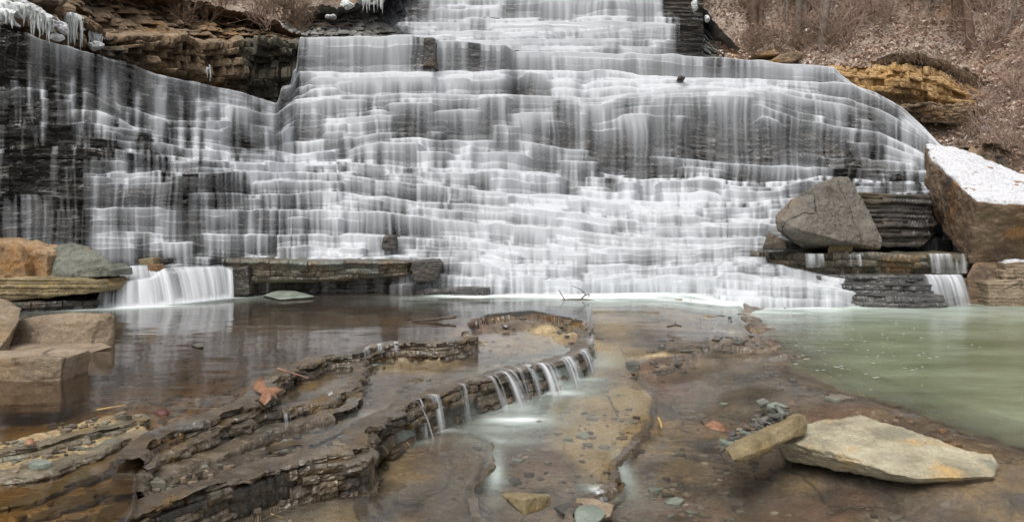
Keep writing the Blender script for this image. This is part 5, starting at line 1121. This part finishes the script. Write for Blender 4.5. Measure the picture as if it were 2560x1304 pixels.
def tree(px, py, d_h, H, rad, label, lean=0.0, bark='bark', seed=0, limbs=7, twig='twig', lim0=0.3):
    p = hill(px, py)
    t = empty('bare_tree', tuple(p), label, 'tree', 'bare trees on the right slope')
    r = np.random.default_rng(seed); segs = []; q = p + np.array([0, 0, -0.3]); nodes = []
    dr = np.array([lean, 0, 1.0])
    for i in range(12):
        dr = dr + np.array([r.normal(0, .05), r.normal(0, .05), 0]); u = dr / np.linalg.norm(dr)
        nq = q + u * H / 12; f = i / 12
        segs.append((q, nq, rad * (1 - .7 * f) * (1.35 if i == 0 else 1), rad * (1 - .7 * (i + 1) / 12))); q = nq; nodes.append(q)
    V, F = tubes(segs, 8); mk('trunk', V, F, M[bark], True, parent=t)
    segs = []
    for i in range(limbs):
        b = nodes[min(11, int(12 * (lim0 + (1 - lim0) * i / limbs)))]
        a = r.uniform(0, 6.28); nd = np.array([math.cos(a), math.sin(a), r.uniform(.5, 1.3)]); nd /= np.linalg.norm(nd)
        grow(r, b, nd, H * r.uniform(.14, .28), rad * .32, 2, segs, .45, 3, minr=.008)
    V, F = tubes(segs, 4); mk('crown', V, F, M[bark if twig is None else twig], True, parent=t)
for i, a in enumerate([(2056, 118, 0, 7.0, .17, 'pale grey straight trunk, thickest bare tree on the right slope'), (2064, 114, 0, 6.0, .07, 'thin grey stem growing right beside the thickest pale trunk'), (1888, 72, 0, 6.5, .17, 'brown bare tree with a pale root foot at the left of the slope'), (1903, 60, 0, 6.5, .13, 'brown trunk just right of the tree with the pale root foot'),
                       (1968, 66, 0, 6, .06, 'slim bare stem left of the dim double trunk'), (1990, 84, 0, 6, .13, 'dim greyish trunk in the middle of the cluster above the lip'), (2014, 66, 0, 6, .08, 'slim dim trunk right of the dim greyish one'), (2434, 118, 0, 7, .15, 'brown leaning trunk above the turf overhang', -0.14), (2400, 60, 0, 7, .2, 'hazy broad trunk behind the brown leaning trunk'), (2330, 40, 0, 5, .05, 'thin sapling between the overhang and the hazy trunk'), (2500, 110, 0, 5, .07, 'thin dark sapling leaning right near the right edge', .3)]):
    lean = a[6] if len(a) > 6 else 0.0
    tree(a[0], a[1], 0, a[3], a[4], a[5], lean, 'barkbrown' if 'brown' in a[5] else 'bark', 50 + i)

# ---- ice
def icicles(keys, n, seed, Lr, label, rad=(0.012, 0.035), cap=True):
    r = np.random.default_rng(seed); k = np.array(keys, float)
    P = W(k[:, 0], k[:, 1], k[:, 2])
    c = P.mean(0); t = empty('ice_curtain', tuple(c), label, 'ice')
    if cap:
        u = np.linspace(0, 1, 80); s = np.linspace(0, 1, len(k))
        L = np.stack([np.interp(u, s, P[:, i]) for i in range(3)], 1)
        prof = [(0.20, 0.02), (0.10, .07), (0.0, .08), (-.05, .02), (-.06, -.06), (0.0, -.14), (0.12, -.16)]
        V = np.stack([L + np.array([0, a, b]) + (np.array([0, 1, 1])[None] * (0.035 * fbm2(u * 18, np.full(80, i * .5), 3, seed))[:, None]) for i, (a, b) in enumerate(prof)])
        mk('ice_lip', V, quads(len(prof), 80), M['ice'], True, parent=t)
    u = r.uniform(0, 1, n); s = np.linspace(0, 1, len(k))
    for i in range(n):
        q = np.array([np.interp(u[i], s, P[:, j]) for j in range(3)]) + r.normal(0, .025, 3) + np.array([0, -.03, 0])
        l = r.uniform(*Lr) * (0.6 + .7 * r.random()); ra = r.uniform(*rad); segs = []
        for j in range(5):
            nq = q + np.array([r.normal(0, .006), r.normal(0, .006), -l / 5])
            segs.append((q, nq, ra * (1 - j / 5) ** .7 * r.uniform(.85, 1.15) + .003, ra * (1 - (j + 1) / 5) ** .7 + .003)); q = nq
        V, F = tubes(segs, 6); mk('icicle', V, F, M['ice'], True, parent=t)
icicles([(-40, 10, 11.9), (20, 12, 12.0), (75, 22, 12.2), (110, 44, 12.4), (132, 52, 12.5)], 46, 61, (.18, .42), 'thick white curtain of icicles at the top left corner')
icicles([(-40, 28, 11.7), (10, 32, 11.8), (40, 40, 11.9)], 16, 62, (.10, .2), 'short row of icicles under the corner curtain at the left edge')
icicles([(170, 40, 14.0), (190, 44, 14.1), (207, 54, 14.2)], 18, 63, (.3, .6), 'tall narrow group of icicles right of the white curtain')
icicles([(112, 46, 12.7), (124, 52, 12.7), (133, 60, 12.8)], 10, 64, (.12, .3), 'pointed icicles at the right end of the white curtain')
icicles([(226, 82, 14.9), (240, 90, 15.0), (256, 96, 15.1)], 12, 65, (.12, .25), 'frozen mound of icicles on the orange rocks beside the ledge')
icicles([(905, -12, 23.5), (940, -10, 23.6), (962, -8, 23.7)], 22, 66, (.3, .6), 'row of icicles at the top edge left of the upper waterfall')
icicles([(520, 168, 17.6), (532, 166, 17.7)], 8, 67, (.15, .35), 'few small icicles under the dark overhang of the left cliff', rad=(.008, .018), cap=False)
def ice_patch(name, px, py, d, rx, ry, seed, label, mat='ice', cat='ice', ang=0.0):
    c = W(px, py, d); r = np.random.default_rng(seed); pts_ = []
    for i in range(26):
        v = r.normal(0, 1, 3); v /= np.linalg.norm(v); v = v * np.array([rx, 0.18, ry]) * r.uniform(.6, 1); pts_.append(tuple(c + np.array([v[0] * math.cos(ang) - v[2] * math.sin(ang), v[1], v[0] * math.sin(ang) + v[2] * math.cos(ang)])))
    return hull_rock(name, pts_, M[mat], 0.03, 0.045, 5, seed, label=label, cat=cat)
ice_patch('snow_patch', 105, 30, 12.7, .42, .05, 71, 'snow lying on the brown ledge above the white icicles', 'snow', 'snow', -.6)
ice_patch('snow_patch', 60, 10, 12.6, .40, .05, 72, 'snow strip on top of the icicle curtain at the corner', 'snow', 'snow', -.35)
ice_patch('snow_patch', 152, 66, 13.1, .22, .05, 73, 'narrow snow streak between the two groups of icicles', 'snow', 'snow', -.9)
ice_patch('ice_mound', 146, 96, 12.9, .10, .07, 74, 'lump of ice on the ledge under the snow streak')
ice_patch('ice_mound', 238, 114, 14.9, .17, .10, 75, 'rounded milky ice mound beside the orange rocks')
ice_patch('ice_mound', 866, 14, 22.2, .32, .16, 76, 'big pale ice boulder at the top left of the upper waterfall')
ice_patch('snow_patch', 765, 33, 21.9, .30, .06, 77, 'longest snow strip on the grey shale ledge', 'snow', 'snow')
ice_patch('snow_patch', 828, 42, 22.0, .20, .05, 78, 'short snow strip right of the longest one on the shale', 'snow', 'snow')
ice_patch('snow_patch', 1736, 14, 24.4, .10, .26, 79, 'tall white ice streak on the dark wall right of the upper waterfall', 'ice', 'ice')
ice_patch('snow_patch', 1767, 46, 24.4, .10, .16, 80, 'smaller white ice patch right of the tall streak', 'ice', 'ice')
for i, (x, y, rr_) in enumerate([(2455, 272, .13), (2462, 298, .16), (2458, 322, .12), (2476, 306, .10)]):
    p = hill(x, y); q = [tuple(p + np.array([rr_ * math.cos(a), rr_ * math.sin(a) * .8 - .05, z + .3 * rr_ * math.sin(a)])) for a in np.arange(0, 6.28, .7) for z in (-.04, .06)]
    hull_rock('snow_patch', q, M['snow'], 0.03, 0.03, 4, 85 + i, label=['small snow patch highest on the bank beside the ochre cliff', 'largest snow patch on the bank beside the ochre cliff', 'lowest snow patch on the bank beside the ochre cliff', 'snow patch just right of the largest one on the bank'][i], cat='snow')
# ------------------------------------------------------------------ small things lying about
def twigs(name, segs3, mat, label, cat, sides=6):
    V, F = tubes(segs3, sides)
    return tag(mk(name, V, F, mat, True), label, cat)
def poly3(pp, r0, r1):
    n = len(pp) - 1
    return [(np.array(pp[i]), np.array(pp[i + 1]), r0 + (r1 - r0) * i / n, r0 + (r1 - r0) * (i + 1) / n) for i in range(n)]
g1 = lambda x, y, z: G(x, y, z)
b = 10.6
twigs('branch', poly3([W(1402, 751, b), W(1430, 748, b), W(1460, 748, b - .05), W(1503, 754, b - .1)], .016, .009) + poly3([W(1412, 749, b), W(1404, 736, b), W(1397, 724, b)], .010, .005) + poly3([W(1452, 748, b), W(1462, 738, b), W(1473, 734, b), W(1472, 742, b)], .012, .006) + poly3([W(1466, 737, b), W(1450, 722, b), W(1430, 714, b)], .009, .004), M['wood'], 'forked driftwood branch lying on the shelf before the falls', 'branch')
twigs('stick', poly3([g1(694, 921, .05), g1(730, 932, .03), g1(771, 944, .0)], .008, .005), M['oak'], 'thin orange reed bent over the upper rock ledge', 'stick')
twigs('stick', poly3([g1(242, 1024, .02), g1(280, 1017, .025), g1(315, 1012, .02)], .006, .004), M['straw'], 'pale straw floating at the edge of the tan ledges', 'stick')
twigs('stick', poly3([g1(652, 1272, -.3), g1(680, 1284, -.3), g1(708, 1294, -.3)], .004, .003), M['straw'], 'yellow straw lying on the pinkish rock at the bottom', 'stick')
twigs('stick', poly3([g1(1646, 1044, -.36), g1(1652, 1056, -.34), g1(1654, 1070, -.36)], .010, .006), M['straw'], 'short straw standing in the water right of the pale basin', 'stick')
twigs('stick', poly3([g1(1030, 802, .01), g1(1080, 798, .03), g1(1140, 792, .06)], .012, .02), M['wood'], 'grey stick at the edge of the brown pool near the flaky mound', 'stick')
twigs('stick', poly3([g1(1745, 1050, -.25), g1(1770, 1066, -.2), g1(1800, 1070, -.18)], .008, .006) + poly3([g1(1758, 1059, -.2), g1(1752, 1048, -.15)], .005, .003), M['wood'], 'forked dark twig beside the heap of shale chips', 'stick')
twigs('stick', poly3([g1(1668, 816, -.05), g1(1690, 812, -.02), g1(1704, 815, -.03)], .014, .01) + poly3([g1(1684, 813, -.03), g1(1690, 804, 0.0)], .008, .005), M['wood'], 'short dark twig stranded on the crusty shelf', 'stick')
# leaves
def leaf(name, outline, z, mat, label, curl=0.05):
    P = np.array([G(x, y, z) for x, y in outline]); c = P.mean(0)
    r = np.linalg.norm(P - c, axis=1); P[:, 2] += curl * (r / r.max()) ** 2 * np.sin(np.arange(len(P)) * 1.7)
    n = len(P); c[2] += 0.02
    m1 = c + (P - c) * .5; m1[:, 2] += .012
    V = np.vstack([P, m1, c[None]]); V2 = V - np.array([0, 0, .004]); k = len(V)
    F = []
    for i in range(n):
        j = (i + 1) % n
        F += [(i, j, n + j), (i, n + j, n + i), (n + i, n + j, 2 * n)]
    F2 = [tuple(k + q for q in f[::-1]) for f in F]
    side = [t for i in range(n) for t in ((i, k + i, (i + 1) % n), ((i + 1) % n, k + i, k + (i + 1) % n))]
    return tag(mk(name, np.vstack([V, V2]), np.array(F + F2 + side), mat, True), label, 'leaf')
leaf('oak_leaf', [(632, 966), (650, 958), (660, 966), (676, 960), (690, 968), (708, 976), (690, 982), (694, 992), (680, 994), (676, 1006), (662, 1000), (648, 998), (655, 984), (640, 976)], .05, M['oak'], 'curled orange oak leaf caught on the upper rock ledge', .06)
leaf('leaf', [(384, 1030), (400, 1024), (422, 1027), (424, 1033), (402, 1037)], .004, M['redleaf'], 'dark red leaf floating in the shallow edge of the pool', .0)
leaf('leaf', [(56, 1109), (70, 1105), (88, 1104), (92, 1108), (80, 1112), (64, 1112)], .075, M['oak'], 'orange leaf on the tan ledge at the left', .015)
leaf('leaf', [(1760, 1062), (1780, 1056), (1812, 1060), (1818, 1074), (1795, 1078), (1775, 1074)], -.19, M['oak'], 'rusty leaf at the left side of the heap of shale chips', .02)
def flat(name, outline, z, t, mat, seed, label, cat='stone', group=None):
    pp = [tuple(G(x, y, z)) for x, y in outline]
    pp += [(p[0], p[1], p[2] - t) for p in pp]
    return hull_rock(name, pp, mat, 0.010, 0.004, 8, seed, label=label, cat=cat, group=group)
flat('flat_stone', [(70, 1152), (92, 1146), (122, 1148), (130, 1154), (110, 1158), (80, 1160)], .06, .03, M['teal'], 31, 'teal chip lying on the tan ledge at the left')
flat('flat_stone', [(1916, 1010), (1940, 1004), (1972, 1016), (1966, 1024), (1930, 1022)], -.215, .03, M['teal'], 33, 'pale teal flat stone under the water behind the shale heap')
flat('flat_stone', [(1890, 1000), (1910, 994), (1924, 1004), (1900, 1012)], -.215, .03, M['green'], 34, 'smaller grey green stone left of the pale teal one')
flat('flat_stone', [(2060, 990), (2100, 984), (2130, 992), (2090, 998)], -.215, .03, M['green'], 35, 'flat stone under the water near the rim of the green pool')
flat('flat_stone', [(1440, 1084), (1462, 1078), (1476, 1084), (1466, 1094), (1446, 1094)], -.355, .03, M['teal'], 36, 'small teal stone under the water of the pale basin')
# heap of shale chips behind the tilted stone
rc = random.Random(9)
for i in range(64):
    u, v = rc.random(), rc.random()
    x = 1800 + u * 170 + v * 20; y = 1128 - u * 92 - v * 50 * (0.3 + .7 * (1 - abs(u - .45))) + rc.uniform(-6, 6)
    c = G(x, y, -0.24 + 0.09 * (1 - abs(v - .35)) * rc.uniform(.5, 1)); a0 = rc.uniform(0, 6.28); L = rc.uniform(.025, .075); wd = L * rc.uniform(.3, .6); t = rc.uniform(.004, .010)
    e1 = np.array([math.cos(a0), math.sin(a0), rc.uniform(-.5, .5)]); e2 = np.array([-math.sin(a0), math.cos(a0), rc.uniform(-.5, .5)]); nn = np.cross(e1, e2)
    q = [tuple(c + e1 * L * sx * k + e2 * wd * sy + nn * t * sz) for sx, sy, k in ((-1, -.4, 1), (-.3, -1, 1), (.8, -.7, 1), (1, .3, 1), (.1, 1, 1), (-.9, .6, .9)) for sz in (-1, 1)]
    tone = rc.choice(['chip', 'chip', 'chip', 'chip', 'teal', 'rust_block'])
    hull_rock('shale_chip', q, M[tone], 0.03, 0.002, 10, i, label='%s in the heap behind the tilted brown stone' % {'chip': 'dark flat shale chip', 'teal': 'greenish shale chip', 'rust_block': 'rusty shale chip'}[tone], cat='stone chip', group='heap of shale chips')
# flakes on the crust of the shelf and loose bits on the ledges
def scatter(name, spots, mat, z, n, seed, size, label, group):
    r = random.Random(seed)
    for i in range(n):
        x0, y0, sx, sy = r.choice(spots); x = r.gauss(x0, sx); y = r.gauss(y0, sy)
        c = G(x, y, z); k = int(np.argmin((X[::4, ::4] - c[0]) ** 2 + (Y_[::4, ::4] - c[1]) ** 2)); hz = float(np.maximum(h, -9)[::4, ::4].ravel()[k])
        c[2] = hz + .006
        L = r.uniform(*size); a0 = r.uniform(0, 6.28)
        q = [tuple(c + np.array([math.cos(a0 + a) * L * r.uniform(.5, 1), math.sin(a0 + a) * L * r.uniform(.3, .8), zz + r.uniform(-.006, .012)])) for a in np.arange(0, 6.28, 1.1) for zz in (-.012, .012)]
        hull_rock(name, q, M[mat], .05, .004, 8, seed + i, label=label, cat='stone chip', group=group)
scatter('shale_flake', [(1830, 815, 25, 14), (1850, 855, 30, 12), (1780, 840, 30, 15), (1700, 870, 40, 15)], 'chip', -.12, 46, 500, (.03, .10), 'thin dark flake lying on the crusty rim of the shelf', 'flakes on the crusty shelf')
scatter('shale_flake', [(1320, 790, 50, 8), (1420, 815, 25, 12), (1120, 858, 30, 6)], 'chip', .0, 34, 560, (.03, .09), 'thin flake of shale on the flaky mound of the upper ledge', 'flakes on the upper ledge')
scatter('shale_flake', [(150, 1180, 120, 50), (120, 1260, 110, 30), (300, 1090, 50, 20)], 'tan', .02, 22, 620, (.015, .035), 'thin tan flake lying on the tan ledges at the left', 'flakes on the tan ledges')
scatter('shale_flake', [(2150, 985, 60, 8), (2250, 1030, 60, 8), (2380, 1090, 50, 10), (2060, 965, 40, 6)], 'rust_block', -.2, 30, 680, (.015, .05), 'small rusty flake on the rim of the green pool', 'flakes on the rim of the green pool')
# grit and small flakes lying about the bed
rg = np.random.default_rng(31); m_ = 3200
ii = rg.integers(0, X.shape[0], m_ * 6); jj = rg.integers(0, X.shape[1], m_ * 6)
x_, y_ = X[ii, jj], Y_[ii, jj]
ok = (y_ < 9.5) & (y_ > 2.0) & (np.abs(x_) < y_ * .85) & (sp[ii, jj] < 0.1) & (fbm2(x_ * 1.6, y_ * 1.6, 4, 55) + rg.normal(0, .1, len(x_)) > 0.08)
ii, jj = ii[ok][:m_], jj[ok][:m_]; m_ = len(ii)
c_ = np.stack([X[ii, jj], Y_[ii, jj], h[ii, jj] + .002], 1); s_ = (rg.gamma(2.0, .006, m_) + .004)[:, None] * (0.6 + c_[:, 1:2] * .10)
a_ = rg.uniform(0, 6.28, (m_, 1)) + np.arange(6)[None] / 6 * 6.283; r_ = rg.uniform(.55, 1, (m_, 6)) * s_
top_ = np.stack([c_[:, 0:1] + np.cos(a_) * r_ * 1.3, c_[:, 1:2] + np.sin(a_) * r_, c_[:, 2:3] + s_ * rg.uniform(.15, .6, (m_, 1)) + rg.normal(0, .12, (m_, 6)) * s_], -1)
bot_ = top_ * 1.0; bot_[..., 2] = c_[:, 2:3] - .01
V_ = np.concatenate([top_, bot_], 1).reshape(-1, 3); b_ = (np.arange(m_) * 12)[:, None]
k_ = np.arange(6); sideF = np.stack([b_ + k_, b_ + 6 + k_, b_ + 6 + (k_ + 1) % 6, b_ + (k_ + 1) % 6], -1).reshape(-1, 4)
topF = np.concatenate([np.stack([b_ + 0, b_ + 1, b_ + 2, b_ + 3], -1).reshape(-1, 4), np.stack([b_ + 0, b_ + 3, b_ + 4, b_ + 5], -1).reshape(-1, 4)])
gm = NT('shale_grit'); gf = gm.n('ShaderNodeNewGeometry').outputs['Random Per Island']
gc = gm.ramp(gf, [(0.0, (0.03, 0.026, 0.022)), (0.35, (0.10, 0.085, 0.065)), (0.6, (0.20, 0.16, 0.11)), (0.8, (0.16, 0.18, 0.15)), (0.92, (0.20, 0.135, 0.09)), (1.0, (0.38, 0.32, 0.22))])
M['grit'] = gm.done(gm.n('ShaderNodeBsdfPrincipled', {'Base Color': gc, 'Roughness': 0.55}).outputs[0])
tag(mk('gravel', V_, np.concatenate([sideF, topF]), M['grit'], False), kind='stuff')
# bubbles drifting on the green pool
rb = np.random.default_rng(3); VV, FF = [], []
for i in range(110):
    x = rb.normal(2080, 150); y = rb.normal(880, 55)
    c = G(x, y, -.214)
    if not inside(np.array([c[0]]), np.array([c[1]]), POOLP)[0]: continue
    s = rb.uniform(.006, .022); a = np.arange(7) / 7 * 6.283
    ring = np.stack([c[0] + np.cos(a) * s * rb.uniform(.8, 1.8), c[1] + np.sin(a) * s, np.full(7, c[2])], 1); up = np.array([[c[0], c[1], c[2] + s * .35]])
    b0 = len(VV); VV += list(ring) + list(up); FF += [(b0 + k, b0 + (k + 1) % 7, b0 + 7) for k in range(7)]
tag(mk('foam_bubbles', np.array(VV), np.array(FF), M['bubble'], True), kind='stuff')
# ------------------------------------------------------------------ light and camera
w = bpy.data.worlds.new('World'); scene.world = w; w.use_nodes = True
nt = w.node_tree; nt.nodes.clear()
sky = nt.nodes.new('ShaderNodeTexSky'); sky.sky_type = 'NISHITA'; sky.sun_disc = False
SE, SA = R(62), R(205)
sky.sun_elevation = SE; sky.sun_rotation = SA; sky.air_density = 1.6; sky.dust_density = 6.0; sky.ozone_density = 1.0
hs = nt.nodes.new('ShaderNodeHueSaturation'); hs.inputs['Saturation'].default_value = 0.22
bg = nt.nodes.new('ShaderNodeBackground'); bg.inputs[1].default_value = 0.11
ow = nt.nodes.new('ShaderNodeOutputWorld')
nt.links.new(sky.outputs[0], hs.inputs['Color']); nt.links.new(hs.outputs[0], bg.inputs[0]); nt.links.new(bg.outputs[0], ow.inputs[0])
sl = bpy.data.lights.new('Sun', 'SUN'); sl.energy = 1.05; sl.angle = R(30); sl.color = (1.0, 0.97, 0.93)
so = bpy.data.objects.new('Sun', sl); COL.objects.link(so)
dirv = Vector((math.sin(SA) * math.cos(SE), math.cos(SA) * math.cos(SE), math.sin(SE)))
so.rotation_euler = dirv.to_track_quat('Z', 'Y').to_euler(); so.location = (0, 0, 30)

cam = bpy.data.cameras.new('Camera'); co = bpy.data.objects.new('Camera', cam); COL.objects.link(co)
cam.sensor_width = 36; cam.lens = 36 * FP / 2560; cam.shift_y = -(652 - HZ) / 2560; cam.clip_end = 500; cam.clip_start = 0.05
co.location = (0, 0, CH); co.rotation_euler = (R(90), 0, 0)
scene.camera = co
vs = scene.view_settings; vs.view_transform = 'Standard'; vs.look = 'None'; vs.exposure = 0.52; vs.gamma = 1.0; vs.use_curve_mapping = False
cy = scene.cycles
cy.transparent_max_bounces = 16; cy.max_bounces = 8; cy.diffuse_bounces = 4; cy.glossy_bounces = 3
